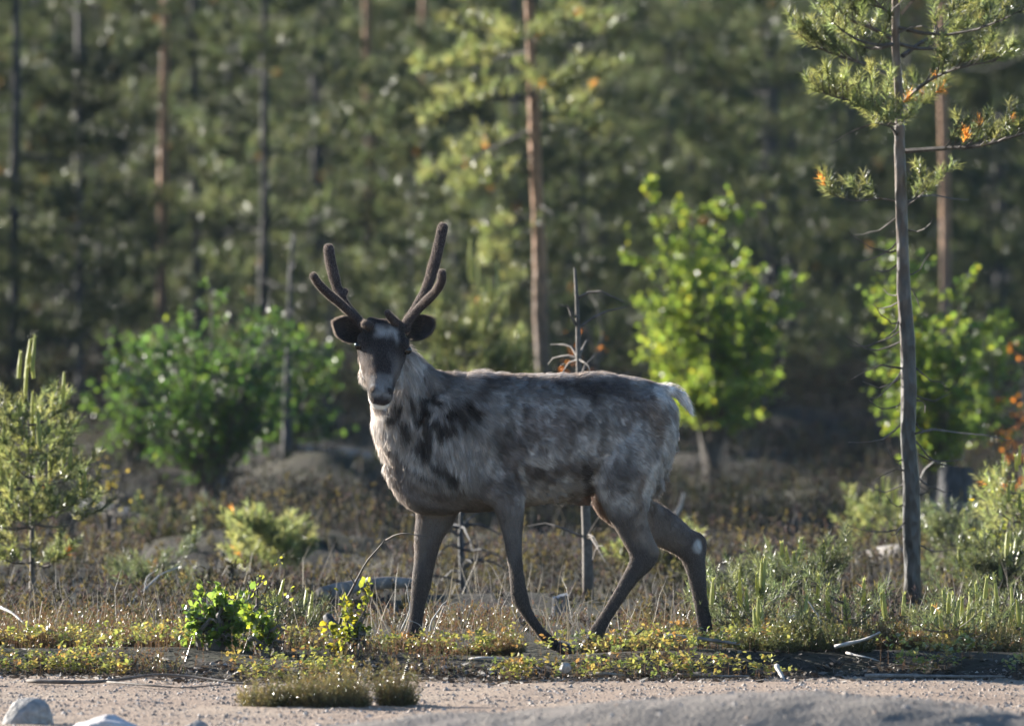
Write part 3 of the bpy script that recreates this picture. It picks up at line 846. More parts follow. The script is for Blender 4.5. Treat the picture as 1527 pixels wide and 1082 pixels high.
for base, tip, sgn in (((330, 622), (188, 560), -1), ((548, 622), (676, 548), 1)):
    V, T, rim, fw = ear(base, tip, -.10, -.10, sgn)
    edge = np.zeros(len(V)); edge[rim] = 1
    colr = np.array([.040, .034, .035]) * (1 + 1.2 * edge[:, None])
    o = link('ear', tri_mesh('ear', V - DBASE, T, MAT['skin'], colr, smooth=True), deer)
    Nn = np.tile(fw, (len(V), 1))
    fv, ft, fc = fur(V, T, Nn, 7000, lambda p: np.full(len(p), .016), lambda p: np.tile(norm(np.array([sgn * 1., 0, .45])), (len(p), 1)), lambda p: np.tile([.055, .047, .046], (len(p), 1)), .0011, rf, ragged=.4)
    f2_ = link('ear_fur', tri_mesh('ear_fur', fv - DBASE, ft, MAT['fur'], fc), o); f2_['kind'] = 'stuff'
for sgn in (-1, 1):
    V, T = ball(H(sgn * .097, .088, .012), (.020, .019, .018), AX)
    link('eye', tri_mesh('eye', V - DBASE, T, MAT['eye'], smooth=True), deer)
# hooves: two claws each
def hoof(a, b, off, r):
    g = Geo()
    for s2 in (-1, 1):
        p0 = R(*a, off + s2 * .015); p1 = R(*b, off + s2 * .024)
        g.add(*tube(np.stack([p0, p0 * .5 + p1 * .5, p0 * .12 + p1 * .88, p1]), np.array([.9, 1.0, .8, .35]) * r, 10), col=(.03, .026, .027))
    return g
for a, b, off, r in (((831, 962), (857, 972), -.13, .026), ((613, 958), (602, 971), .10, .027), ((884, 953), (868, 970), -.13, .027), ((1053, 955), (1044, 970), .12, .027)):
    link('hoof', hoof(a, b, off, r).mesh('hoof', MAT['hoof'], True, DBASE), deer)

# ------------------------------------------------------------------ trees
def jit(rng, n, a=.25):
    """natural colour variation from leaf to leaf"""
    v = 1 + rng.uniform(-a, a, (n, 1))
    return np.clip(np.hstack([v * (1 + rng.uniform(-.12, .16, (n, 1))), v, v * (1 + rng.uniform(-.2, .2, (n, 1)))]), .2, 2)

def tufts_on(G, path, rng, gap, k, nl, nw, spread, start=.25, up=.35, twig=None, rust=.0):
    """needle tufts along a twig, last one at the tip"""
    Ls = np.linalg.norm(np.diff(path, axis=0), axis=1); cum = np.concatenate([[0], np.cumsum(Ls)]); tot = cum[-1]
    ts = np.arange(start * tot, tot, gap)
    ts = np.concatenate([ts, [tot]])
    pts = np.stack([np.interp(ts, cum, path[:, i]) for i in range(3)], 1)
    d = norm(np.gradient(path, axis=0)); dd = np.stack([np.interp(ts, cum, d[:, i]) for i in range(3)], 1)
    dd = norm(dd + np.array([0, 0, up]) + rng.normal(0, .35, dd.shape))
    return pts, dd

def pine_geo(seed, Ht, r0, base, R0, k=14, nl=.065, nw=.007, whorl=.36, gap=.075, explicit=None, lean=(0, 0), sides=9, dens=1.0, twigs=True, rust=.01):
    rng = np.random.default_rng(seed)
    G = Geo(); F = Geo(); B = Geo()
    zs = np.linspace(0, Ht, 22)
    wob = np.cumsum(np.cumsum(rng.normal(0, .0016, (22, 2)), 0), 0) * min(1, Ht / 6) + rng.normal(0, .004, (22, 2)) * min(1, Ht / 4)
    ax = np.stack([lean[0] * zs / Ht + wob[:, 0], lean[1] * zs / Ht + wob[:, 1], zs - .05], 1)
    rad = r0 * (1 - zs / Ht * .93); rad[0] *= 1.25
    tv, tt = tube(ax, rad, sides)
    cen = np.stack([np.interp(tv[:, 2], zs, ax[:, 0]), np.interp(tv[:, 2], zs, ax[:, 1]), tv[:, 2]], 1)
    tv = cen + (tv - cen) * (.72 + .56 * fbm(tv * [1, 1, .5], 26, seed, 3))[:, None]
    G.add(tv, tt)
    at = lambda z: np.array([np.interp(z, zs, ax[:, 0]), np.interp(z, zs, ax[:, 1]), z])
    P_, D_ = [], []
    def do_branch(path, r, tw=1.0):
        B.add(*tube(path, np.linspace(r, r * .25, len(path)), 4, False))
        Ls = np.linalg.norm(np.diff(path, axis=0), axis=1).sum()
        nd = max(3, int(Ls / .13 * tw))
        for t in np.linspace(.28, .97, nd):
            c = path[0] * 0
            f = t * (len(path) - 1); i = min(int(f), len(path) - 2)
            c = path[i] + (path[i + 1] - path[i]) * (f - i); d = norm(path[i + 1] - path[i])
            for sgn in (-1, 1):
                if rng.random() < .12: continue
                sd = norm(np.cross(d, [0, 0, 1.]) * sgn + rng.normal(0, .25, 3))
                ln = (.10 + .42 * Ls * (1 - t) * .55) * rng.uniform(.6, 1.25)
                td = norm(d * .75 + sd * .75 + np.array([0, 0, .25]))
                tp = bend(c, c + td * ln + np.array([0, 0, .25 * ln]), -.05 * ln, 4)
                if twigs: B.add(*tube(tp, np.linspace(r * .35, r * .12, 4), 3, False))
                a, b = tufts_on(F, tp, rng, gap, k, nl, nw, 1.0, .35)
                P_.append(a); D_.append(b)
        a, b = tufts_on(F, path[-3:], rng, gap, k, nl, nw, 1.0, .3)
        P_.append(a); D_.append(b)
    z = base
    while z < Ht - min(.25, .2 * Ht):
        f = (z - base) / (Ht - base)
        Rr = R0 * (1 - f) ** .75 * (.55 + .45 * min(1, f * 5 + .35))
        nb = rng.integers(4, 7)
        a0 = rng.random() * 6.28
        for b_ in range(nb):
            if rng.random() > dens: continue
            a = a0 + b_ * 6.283 / nb + rng.normal(0, .25)
            L = max(.15, Rr * rng.uniform(.6, 1.2))
            s = at(z + rng.normal(0, .04)); h = np.array([math.cos(a), math.sin(a), 0])
            rise = (.15 + .55 * f) * L * rng.uniform(.4, 1.3)
            e = s + h * L + np.array([0, 0, rise])
            do_branch(bend(s, e, -.10 * L, 6, .012 * L, rng), max(.006, r0 * .22 * (1 - f)))
        z += whorl * rng.uniform(.75, 1.25)
    if not P_ and not explicit:
        do_branch(bend(at(Ht * .3), at(Ht * .3) + [R0, 0, .1], 0, 5), .004)
    for path, r, tw in (explicit or []):
        do_branch(path, r, tw)
    # bare dead branches below the crown
    zz = .5 if Ht > 3 else 99
    while zz < base + .6:
        a = rng.random() * 6.28; L = rng.uniform(.15, .5)
        s = at(zz)
        B.add(*tube(bend(s, s + np.array([math.cos(a) * L, math.sin(a) * L, rng.uniform(-.15, .1)]), .03, 5, .02, rng), np.linspace(.007, .002, 5), 3, False))
        zz += rng.uniform(.12, .4)
    if P_:
        p = np.concatenate(P_); d = np.concatenate(D_)
        V, T = needles(p, d, k, nl, nw, 1.05, rng, .05)
        c = jit(rng, len(p), .3)
        br = 0.45 + .75 * vnoise(p, 1.3, seed)[:, None] + .5 * vnoise(p, 4.5, seed + 1)[:, None]
        c = c * br
        if rust: 
            ru = rng.random(len(p)) < rust
            c[ru] = np.array([4.2, 1.6, .8])
        F.add(V, T, np.repeat(np.repeat(c, k, 0), 3, 0))
    return G, B, F

def put_tree(name, meshes, names, label, cat, loc, rot, sc, group=None):
    t = link(name, None, loc=loc, rot=(0, 0, rot), scale=sc)
    tag(t, label, cat, group)
    for m, n in zip(meshes, names):
        o = link(n, m, t)
        if n != 'trunk': o['kind'] = 'stuff'
    return t

PR = []
for i, (Ht, r0, base, R0) in enumerate([(10.5, .046, .6, 1.35), (11.5, .046, 1.0, 1.35), (9.6, .04, .4, 1.35), (11.0, .046, 1.4, 1.4), (7.6, .038, .25, 1.3), (10.5, .046, 2.7, 1.35)]):
    g, b, f = pine_geo(100 + i, Ht, r0, base, R0, k=15, nl=.075, nw=.0095, gap=.07, whorl=.46, sides=7, twigs=False, dens=.72, rust=.005)
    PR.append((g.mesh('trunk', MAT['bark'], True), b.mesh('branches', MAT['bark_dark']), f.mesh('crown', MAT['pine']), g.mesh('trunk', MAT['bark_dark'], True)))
TP = ('trunk', 'branches', 'crown')

wood = [  # px, distance, prototype, scale, label
 (240, 100, 5, 1.0, 'pine with long bright sunlit trunk at the left of the wood'),
 (295, 107, 3, 1.0, 'dark slim pine just right of the bright left trunk'),
 (553, 110, 5, 1.05, 'pine with orange upper trunk above the shorter antler'),
 (632, 116, 1, .95, 'leaning pale-stemmed pine left of the upright antler top'),
 (1155, 104, 0, 1.0, 'shadowy pine with dark trunk above the bright birch bush'),
 (1412, 93, 5, .95, 'pine with warm lit trunk just behind the near right pine'),
 (1000, 118, 2, 1.05, 'dark full pine behind the leader of the birch bush'),
 (898, 121, 3, 1.0, 'deeply shaded pine right of the orange-barked pine'),
 (1265, 114, 1, 1.0, 'dim pine between the birch bush and the near right pine'),
 (118, 103, 0, 1.0, 'bushy green pine filling the upper left of the wood'),
 (20, 97, 2, 1.05, 'dense pine at the upper left corner of the picture'),
 (395, 99, 4, 1.1, 'low-branched pine whose crown spreads left of the shorter antler'),
 (470, 113, 0, 1.0, 'pine with dull crown straight above the shorter antler'),
 (690, 117, 2, 1.0, 'pine crown behind the taller antler'),
 (1490, 108, 0, 1.05, 'dark pine at the upper right corner of the picture'),
 (1085, 124, 1, 1.05, 'far pine seen over the top of the birch bush'),
 (345, 119, 2, 1.0, 'pine crown between the left lit trunk and the shorter antler'),
 (180, 112, 3, 1.05, 'pine between the bushy left crown and the bright left trunk'),
 (780, 126, 0, 1.1, 'rear pine behind the crown of the orange-barked pine'),
]
rt = np.random.default_rng(5)
taken = []
for px, y, pi_, sc, lb in wood:
    y -= 11; x = PX(px, y); taken.append((x, y))
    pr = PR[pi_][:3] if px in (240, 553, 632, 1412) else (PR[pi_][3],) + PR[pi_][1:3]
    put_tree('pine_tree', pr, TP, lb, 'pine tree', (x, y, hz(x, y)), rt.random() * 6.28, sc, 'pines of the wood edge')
n_back = 0
tries = 0
while n_back < 78 and tries < 4000:
    tries += 1
    y = rt.uniform(91, 150); x = rt.uniform(-1, 1) * (5.2 + (y - 90) * .075)
    if min((x - a) ** 2 + (y - b) ** 2 for a, b in taken) < 1.7 ** 2: continue
    if y < 106 and rt.random() < .35 and x > -1: continue
    taken.append((x, y)); n_back += 1
    pr = PR[rt.integers(0, 5)]
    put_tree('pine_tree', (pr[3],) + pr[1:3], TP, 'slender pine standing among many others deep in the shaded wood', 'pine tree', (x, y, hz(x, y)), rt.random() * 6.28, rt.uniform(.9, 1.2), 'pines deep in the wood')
for i in range(82):      # the wood goes on to the left, shading the slope
    x = -6.0 - rt.random() * (13 if i < 32 else 16); y = (rt.uniform(76.5, 84) if i < 19 else rt.uniform(60.5, 69) if i < 32 else rt.uniform(90.5, 128)) - .78 * x
    pr = PR[i % 5]
    put_tree('pine_tree', (pr[3],) + pr[1:3], TP, 'pine of the wood carrying on beyond the left edge', 'pine tree', (x, y, hz(x, y)), rt.random() * 6.28, rt.uniform(.95, 1.2), 'pines left of the view')
# saplings filling the foot of the wood
SP = []
for i, (Ht, R0) in enumerate([(2.3, .75), (1.7, .65), (3.0, .8)]):
    g, b, f = pine_geo(160 + i, Ht, .022, .08, R0, k=15, nl=.07, nw=.009, gap=.06, whorl=.26, sides=6, twigs=False, dens=.9, rust=.003)
    SP.append((g.mesh('trunk', MAT['bark_dark'], True), b.mesh('branches', MAT['bark_dark']), f.mesh('crown', MAT['pine'])))
ns = 0; tries = 0
while ns < 44 and tries < 3000:
    tries += 1
    y = rt.uniform(83, 112); x = rt.uniform(-1, 1) * (4.8 + (y - 83) * .07)
    if min((x - a) ** 2 + (y - b) ** 2 for a, b in taken) < .8 ** 2: continue
    taken.append((x, y)); ns += 1
    put_tree('pine_sapling', SP[rt.integers(0, 3)], TP, 'low dark pine sapling filling the foot of the wood between the trunks', 'pine sapling', (x, y, hz(x, y)), rt.random() * 6.28, rt.uniform(.7, 1.25), 'saplings under the wood')
# the wood beyond, one mass
gw = Geo(); rr = np.random.default_rng(9)
V0, T0, C0, M0 = pine_geo(140, 8.5, .08, .05, 1.8, k=8, nl=.16, nw=.035, gap=.16, whorl=.5, sides=5, twigs=False, rust=0)[2].arrays()
for i in range(64):
    y = rr.uniform(152, 172); x = -11 + i * .35 + rr.normal(0, .3); a = rr.random() * 6.28; s = rr.uniform(.9, 1.25)
    ca, sa = math.cos(a), math.sin(a)
    v = np.stack([(V0[:, 0] * ca - V0[:, 1] * sa) * s + x, (V0[:, 0] * sa + V0[:, 1] * ca) * s + y, V0[:, 2] * s + hz(x, y)], 1)
    gw.add(v, T0, C0)
struct(link('distant_wood', gw.mesh('distant_wood', MAT['pine'])), 'stuff', 'dark mass of pines closing the view behind the wood')

# near pine on the right, bark lit along its left edge
Y1 = 48.6
b1 = np.array([PX(1362, Y1), Y1, hz(PX(1362, Y1), Y1)])
def L1(px, row, dy=0.0): return P(px, row, Y1) + np.array([0, dy, 0]) - b1
def br(pts, r, tw=1.3):
    q = np.array([L1(*a) for a in pts]); return (resample(q, 3), r, tw * 2.2)
ex = [br([(1338, 178), (1310, 160, -.1), (1268, 152, -.2), (1222, 140, -.3)], .011, 1.5), br([(1338, 120), (1290, 95, .1), (1245, 80, .2), (1208, 62, .25)], .011, 1.6),
      br([(1338, 62), (1295, 40), (1240, 22, -.1), (1212, 0, -.1)], .011, 1.6), br([(1345, 152), (1385, 120, -.1), (1430, 102, -.2), (1482, 92, -.2)], .010, 1.4),
      br([(1345, 84), (1390, 55, .15), (1440, 40, .3), (1485, 10, .3)], .011, 1.5), br([(1343, 226), (1400, 222, -.1), (1460, 218, -.2), (1535, 196, -.25), (1590, 180, -.3)], .012, 1.3),
      br([(1338, 30), (1310, 10, -.2), (1280, -20, -.4)], .010, 1.5), br([(1336, 300), (1310, 296), (1275, 300, -.1), (1243, 292, -.1)], .005, .5),
      br([(1345, 312), (1362, 300), (1382, 282, -.1)], .006, .5), br([(1338, 205), (1325, 190, -.25), (1300, 186, -.45)], .009, 1.2),
      br([(1345, 185), (1362, 160, .25), (1385, 135, .5)], .009, 1.3), br([(1345, 20), (1370, -10, -.2), (1400, -40, -.4)], .010, 1.5)]
g, b, f = pine_geo(301, 4.4, .042, 2.5, .85, k=30, nl=.048, nw=.0036, gap=.040, explicit=ex, lean=(PX(1337, Y1) - PX(1362, Y1), 0), sides=14, whorl=.4, rust=.01)
g2 = Geo()
for i in range(30):   # thin dead twigs hanging along the stem
    rr_ = np.random.default_rng(400 + i); row = 320 + i * 17; sg = -1 if rr_.random() < .6 else 1
    s = L1(1341 + (row - 300) * .033, row); e = s + np.array([sg * rr_.uniform(.06, .26), rr_.uniform(-.15, .1), rr_.uniform(-.18, .08)])
    b.add(*tube(bend(s, e, -.04, 6, .012, rr_), np.linspace(.0045, .0015, 6), 4, False))
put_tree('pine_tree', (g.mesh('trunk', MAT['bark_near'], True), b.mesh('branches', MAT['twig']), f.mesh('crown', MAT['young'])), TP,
         'tall near pine at right, its grey trunk lit along the left edge', 'pine tree', b1, 0, 1.0)

# orange-barked pine above the reindeer's back
Y3 = 73.0
b3 = np.array([PX(812, Y3), Y3, hz(PX(812, Y3), Y3)])
def L3(px, row, dy=0.0): return P(px, row, Y3) + np.array([0, dy, 0]) - b3
def br3(pts, r, tw=1.2):
    return (resample(np.array([L3(*a) for a in pts]), 3), r, tw * 1.6)
ex = [br3([(800, 30), (760, 40), (715, 45), (680, 40, -.2)], .011), br3([(800, 75), (750, 85, .2), (700, 100, .3), (625, 110, .3)], .012), br3([(800, 110), (850, 115), (910, 108, -.2)], .010),
      br3([(800, 140), (750, 150, -.3), (700, 160, -.5), (640, 185, -.6)], .012), br3([(800, 170), (840, 170, .2), (880, 150, .3)], .010), br3([(800, 190), (745, 215, .1), (700, 240, .2), (640, 265, .2)], .010),
      br3([(800, 205), (850, 190, -.2), (890, 205, -.3)], .009), br3([(800, 30), (850, 30), (890, 45, .2)], .010), br3([(801, 225), (760, 250, -.2), (735, 275, -.3), (690, 285, -.3)], .008),
      br3([(802, 310), (770, 330), (740, 350), (722, 380)], .007, .9), br3([(803, 330), (780, 350, -.2), (755, 375, -.3), (735, 385, -.3)], .007, .9), br3([(805, 410), (785, 420), (760, 440)], .006, .7),
      br3([(800, 0), (760, -5, -.4), (700, 5, -.7)], .011), br3([(800, 55), (790, 60, -.5), (770, 70, -.9)], .011), br3([(800, 130), (815, 130, -.4), (830, 140, -.8)], .011)]
g, b, f = pine_geo(303, 7.0, .052, 3.2, 1.2, k=18, nl=.065, nw=.007, gap=.055, explicit=ex, lean=(PX(797, Y3) - PX(812, Y3), 0), sides=10, rust=.008)
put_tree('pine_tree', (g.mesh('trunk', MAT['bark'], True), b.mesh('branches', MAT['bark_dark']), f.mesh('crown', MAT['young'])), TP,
         'slim pine with orange bark rising above the reindeer\'s back', 'pine tree', b3, 0, 1.0)

# slim bare trunks standing in the clearing
def bare_trunk(px, row_top, y, wpx, lean, label, name='pine_tree', mat='bark_dark', crown=None, seed=0):
    rng = np.random.default_rng(seed + 50)
    x = PX(px, y); z0 = hz(x, y); zt = CAMZ - (row_top - HROW) * K * y
    Ht = zt - z0; n = 12; t = np.linspace(0, 1, n)
    w = np.cumsum(np.cumsum(rng.normal(0, .0025, (n, 2)), 0), 0)
    ax = np.stack([t * lean + w[:, 0], w[:, 1], t * Ht - .04 * (t == 0)], 1)
    G = Geo(); G.add(*tube(ax, wpx * K * y * .5 * (1.15 - .9 * t) * (1 + rng.uniform(-.12, .12, n)), 10))
    B = Geo()
    for i in range(rng.integers(16, 26)):
        f_ = rng.uniform(.15, .95); k_ = int(f_ * (n - 1)); s = ax[k_]; a = rng.random() * 6.28; L = rng.uniform(.08, .4)
        B.add(*tube(bend(s, s + np.array([math.cos(a) * L, math.sin(a) * L, rng.uniform(-.1, .15)]), .03, 5, .015, rng), np.linspace(.007, .002, 5), 4, False))
    t_ = link(name, None, loc=(x, y, z0)); tag(t_, label, 'dead tree')
    link('trunk', G.mesh('trunk', MAT[mat], True), t_); link('branches', B.mesh('branches', MAT[mat]), t_)['kind'] = 'stuff'
    return t_
bare_trunk(878, 400, 50.2, 16, -.02, 'dead bare snag behind the reindeer, showing above its back and under its belly', 'dead_snag', 'twig', seed=1)
bare_trunk(692, 720, 52.5, 11, .0, 'thin dark pole of a dead stem between the front legs', 'dead_tree', 'bark_dark', seed=2)
bare_trunk(428, 345, 71, 13, -.02, 'straight dark bare stem left of the reindeer\'s head', 'dead_tree', 'bark_dark', seed=3)
bare_trunk(386, 470, 76, 10, .05, 'thin grey bare stem in front of the left birch thicket', 'dead_tree', 'deadwood', seed=4)
bare_trunk(487, 430, 84, 13, .0, 'dark bare stem just left of the reindeer\'s face', 'dead_tree', 'bark_dark', seed=5)
bare_trunk(1410, 742, 60, 8, .0, 'pale thin broken pole behind the near right pine', 'dead_tree', 'deadwood', seed=6)

# ------------------------------------------------------------------ young pines with upright shoots
def young_pine(seed, Ht, R0, k=30, nl=.035, nw=.003, candle=.10, whorl=.17, base=.12, r0=.012, gap=.03):
    rng = np.random.default_rng(seed)
    G, B, F = pine_geo(seed, Ht, r0, base, R0, k=k, nl=nl, nw=nw, whorl=whorl, gap=gap, sides=6, dens=.95, rust=.004)
    # candles at the leader and at branch tips
    Cg = Geo()
    V, T, C_, M_ = F.arrays()
    root = V[::3 * k]; root = root[root[:, 2] > base + .3 * (Ht - base)]
    if not len(root): root = V[:3]
    keep = list(root[rng.integers(0, len(root), int(5 + 40 * R0 * Ht))])
    keep.append(np.array([0, 0, Ht - .02])); 
    for q in range(3): keep.append(np.array([rng.normal(0, .03), rng.normal(0, .03), Ht - .05]))
    for i, t in enumerate(keep):
        L = candle * rng.uniform(.6, 1.25) * (1.35 if i == len(keep) - 4 else 1)
        d = norm(np.array([t[0] * .4, t[1] * .4, 1]) + rng.normal(0, .08, 3))
        pth = np.stack([t, t + d * L * .5, t + d * L])
        Cg.add(*tube(pth, [.009, .0095, .005], 6), col=(1.0, .95, .8))
        n = 22
        c = t + d * (rng.random((n, 1)) * L)
        Vn, Tn = needles(c, np.tile(d, (n, 1)), 3, .022, .0040, .6, rng)
        Cg.add(Vn, Tn, jit(rng, len(Vn), .15))
    return G, B, F, Cg
def put_young(px, row_base, row_top, y, Rpx, seed, label, candle=.1, name='young_pine', dense=1.0, **kw):
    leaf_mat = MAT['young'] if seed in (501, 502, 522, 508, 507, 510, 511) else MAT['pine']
    x = PX(px, y); z0 = hz(x, y)
    zt = CAMZ - (row_top - HROW) * K * y
    Ht = max(.12, (zt - z0) - candle)
    sc = np.clip(Ht / .5, .6, 2.5)
    G, B, F, Cg = young_pine(seed, Ht, Rpx * K * y, candle=candle, whorl=.075 * sc ** .5, base=min(.10 * sc, .25 * Ht), r0=.008 * sc, gap=.026 * sc ** .5, **kw)
    t = link(name, None, loc=(x, y, z0), rot=(0, 0, seed * 1.3)); tag(t, label, 'young pine', 'young pines')
    link('trunk', G.mesh('trunk', MAT['twig'], True), t); 
    for n_, m_ in (('branches', B.mesh('branches', MAT['twig'])), ('crown', F.mesh('crown', leaf_mat)), ('new_shoots', Cg.mesh('new_shoots', MAT['candle']))):
        link(n_, m_, t)['kind'] = 'stuff'
    return t
put_young(48, 920, 495, 50.5, 110, 501, 'young pine with pale upright shoots at the left edge', .16, k=30, nl=.045, nw=.0042)
put_young(700, 720, 362, 66, 120, 502, 'young pine directly behind the taller antler', .18, k=20, nl=.055, nw=.006)
put_young(748, 720, 430, 72, 50, 522, 'small young pine between the antlers and the orange-barked trunk', .12, k=18, nl=.055, nw=.006)
put_young(1190, 910, 805, 48.3, 46, 503, 'young pine bushling behind the heather right of the hind leg', .07, k=20)
put_young(1100, 910, 845, 48.8, 45, 504, 'low young pine close to the far hind hoof', .06, k=20)
put_young(1500, 930, 800, 49.5, 46, 505, 'young pine with dark needles at the right edge of the heath', .08, k=20)
put_young(1440, 915, 760, 53, 46, 506, 'dark young pine behind the near right pine\'s foot', .08, k=20)
put_young(1520, 790, 660, 51, 55, 507, 'slight young pine reaching into the right edge above the heath', .08, k=16)
put_young(400, 840, 780, 56, 62, 508, 'flat young pine in the sunny clearing left of the forelegs', .06, k=18, nl=.045, nw=.005)
put_young(255, 830, 755, 60, 25, 509, 'slim young pine in the clearing near the fallen pale log', .08, k=16, nl=.045, nw=.005)
put_young(985, 900, 850, 53, 30, 510, 'little yellow-green pine between the hind legs', .06, k=16, nl=.04, nw=.005)
put_young(1318, 790, 715, 58, 14, 511, 'narrow yellow-green pine left of the near right trunk', .08, k=14, nl=.04, nw=.005)
put_young(235, 890, 860, 52, 40, 512, 'low grey-green pine right of the left edge pine', .05, k=16)
# seedlings standing in the heather bank, mostly shoots
seeds = [(410, 930, 872, 45.9, 23, 'pine seedling with two tall shoots right of the green birch bush'), (1130, 945, 905, 45.2, 15, 'pine seedling at the left end of the right heather'),
         (1262, 925, 893, 45.4, 25, 'white-flecked pine seedling in the middle of the right heather'), (1390, 945, 900, 45.0, 18, 'pine seedling in front of the near right pine\'s foot'),
         (1462, 935, 870, 45.2, 18, 'tallest pine seedling of the right heather, three shoots together'), (1512, 945, 895, 45.0, 19, 'pine seedling at the right edge of the bank'),
         (1105, 930, 908, 45.6, 16, 'short pine seedling just behind the far hind hoof'), (1425, 948, 915, 44.7, 18, 'stubby pine seedling between two taller right ones')]
for i, (px, rb, rt_, y, rp, lb) in enumerate(seeds):
    put_young(px, rb, rt_, y, rp, 530 + i, lb, .12, 'pine_seedling', k=11, nl=.03, nw=.003)

# ------------------------------------------------------------------ birch bushes
def birch(seed, Ht, R0, nst, leaf, nleaf, shape='round', leader=None):
    rng = np.random.default_rng(seed)
    G = Geo(); F = Geo(); tips = []
    for s in range(nst):
        a = rng.random() * 6.28; r = R0 * math.sqrt(rng.random()) * .95
        hgt_ = Ht * (1 - .40 * (r / R0) ** 2) * rng.uniform(.5, 1.0)
        e = np.array([math.cos(a) * r, math.sin(a) * r, hgt_])
        if leader is not None and s == 0: e = np.array(leader)
        p = bend((rng.normal(0, .05), rng.normal(0, .05), 0), e, .05, 9, .02, rng); p[:, :2] = p[:, :2] * np.linspace(0.2, 1, 9)[:, None] ** .6
        p[-1] = e
        G.add(*tube(p, np.linspace(.013, .003, 9), 5, False))
        for k_ in range(int(hgt_ / .07)):
            f_ = rng.uniform(.3 if Ht > 1.2 else .15, 1); i = min(int(f_ * 8), 7); c = p[i] + (p[i + 1] - p[i]) * (f_ * 8 - i)
            a2 = rng.random() * 6.28; L = rng.uniform(.1, .42) * (1.15 - f_ * .75) * min(1, Ht * 2.5)
            if leader is not None and s == 0 and f_ > .6: L *= .4
            t_ = c + np.array([math.cos(a2) * L, math.sin(a2) * L, rng.uniform(-.03, .16)])
            q = bend(c, t_, -.02, 5, .006, rng)
            G.add(*tube(q, np.linspace(.004, .0015, 5), 3, False))
            tips.append(q)
    tips = np.array(tips)
    ii = rng.integers(0, len(tips), nleaf); jj = rng.uniform(.5, 4, nleaf); j0 = np.minimum(jj.astype(int), 3)
    c = tips[ii, j0] + (tips[ii, j0 + 1] - tips[ii, j0]) * (jj - j0)[:, None] + rng.normal(0, .012, (nleaf, 3))
    d = norm(tips[ii, 4] - tips[ii, 0]) + rng.normal(0, .6, (nleaf, 3)) + np.array([0, 0, -.35])
    up = rng.normal(0, .75, (nleaf, 3)) + np.array([0, 0, .7])
    V, T = leaves(c, d, up, leaf * rng.uniform(.65, 1.2, nleaf), rng, .75)
    col = jit(rng, nleaf, .25); yel = rng.random(nleaf) < .12
    col[yel] *= np.array([1.6, 1.25, .8])
    F.add(V, T, np.repeat(col, 6, 0))
    return G, F
def put_birch(px, y, row_top, Rpx, nst, leaf, nleaf, seed, label, name='birch_bush', leader=None, tint=None, base_row=None, cat='bush', group=None):
    x = PX(px, y); z0 = hz(x, y); Ht = CAMZ - (row_top - HROW) * K * y - z0
    if leader is not None:
        l = P(leader[0], leader[1], y); leader = (l[0] - x, -.1, l[2] - z0)
    G, F = birch(seed, Ht, Rpx * K * y, nst, leaf, nleaf, leader=leader)
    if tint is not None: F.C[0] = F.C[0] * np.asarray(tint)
    t = link(name, None, loc=(x, y, z0)); tag(t, label, cat, group)
    link('stems', G.mesh('stems', MAT['twig']), t)['kind'] = 'stuff'; link('foliage', F.mesh('foliage', MAT['birch']), t)['kind'] = 'stuff'
    return t
put_birch(1062, 72, 270, 165, 40, .038, 13500, 601, 'bright green birch bush with a tall leader behind the reindeer\'s rump', leader=(945, 228), tint=(1.15, 1.12, .9))
put_birch(318, 68, 375, 175, 40, .034, 8500, 602, 'wide darker green birch thicket left of the reindeer\'s head', tint=(.42, .56, .6))  # dark tint here and on the next two: shade put into the leaves
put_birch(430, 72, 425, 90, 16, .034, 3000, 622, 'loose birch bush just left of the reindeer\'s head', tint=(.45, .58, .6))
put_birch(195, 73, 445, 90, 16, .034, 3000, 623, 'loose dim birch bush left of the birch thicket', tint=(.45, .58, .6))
put_birch(1385, 66, 315, 105, 20, .036, 6000, 603, 'green birch bush behind the near right pine', tint=(1.05, 1.05, .9))
put_birch(1525, 66, 470, 40, 6, .036, 220, 604, 'birch bush with rust-red leaves at the right edge', tint=(3.0, .8, .6))
put_birch(1480, 74, 455, 70, 9, .042, 1700, 605, 'small green birch in front of the rust-red bush')
put_birch(885, 64, 420, 50, 12, .03, 160, 606, 'bare twiggy bush with a few orange dead leaves over the reindeer\'s back', tint=(3.4, .8, .5))
put_birch(160, 60, 640, 30, 8, .03, 60, 607, 'leafless twiggy bush left of the birch thicket', tint=(1.5, .9, .6))
put_birch(318, 44.35, 892, 34, 16, .034, 900, 608, 'fresh green leafy birch bushlet on the bank at left', tint=(.8, .85, .75))
put_birch(398, 44.05, 938, 24, 10, .030, 330, 609, 'yellow-green bilberry sprig at the foot of the bank', name='bilberry_sprig', tint=(1.0, .95, .65))
put_birch(378, 45.4, 838, 14, 4, .024, 70, 610, 'thin birch sapling with few yellow leaves behind the bushlet', name='birch_sapling', tint=(1.4, 1.1, .7))
put_birch(526, 44.15, 920, 20, 10, .030, 300, 611, 'yellow and orange leafy sprig below the charred stick', name='bilberry_sprig', tint=(1.1, .85, .55))
put_birch(1505, 52, 700, 30, 6, .03, 160, 612, 'yellow-green sapling leaning in at the right edge', name='birch_sapling', tint=(1.7, 1.3, .7))

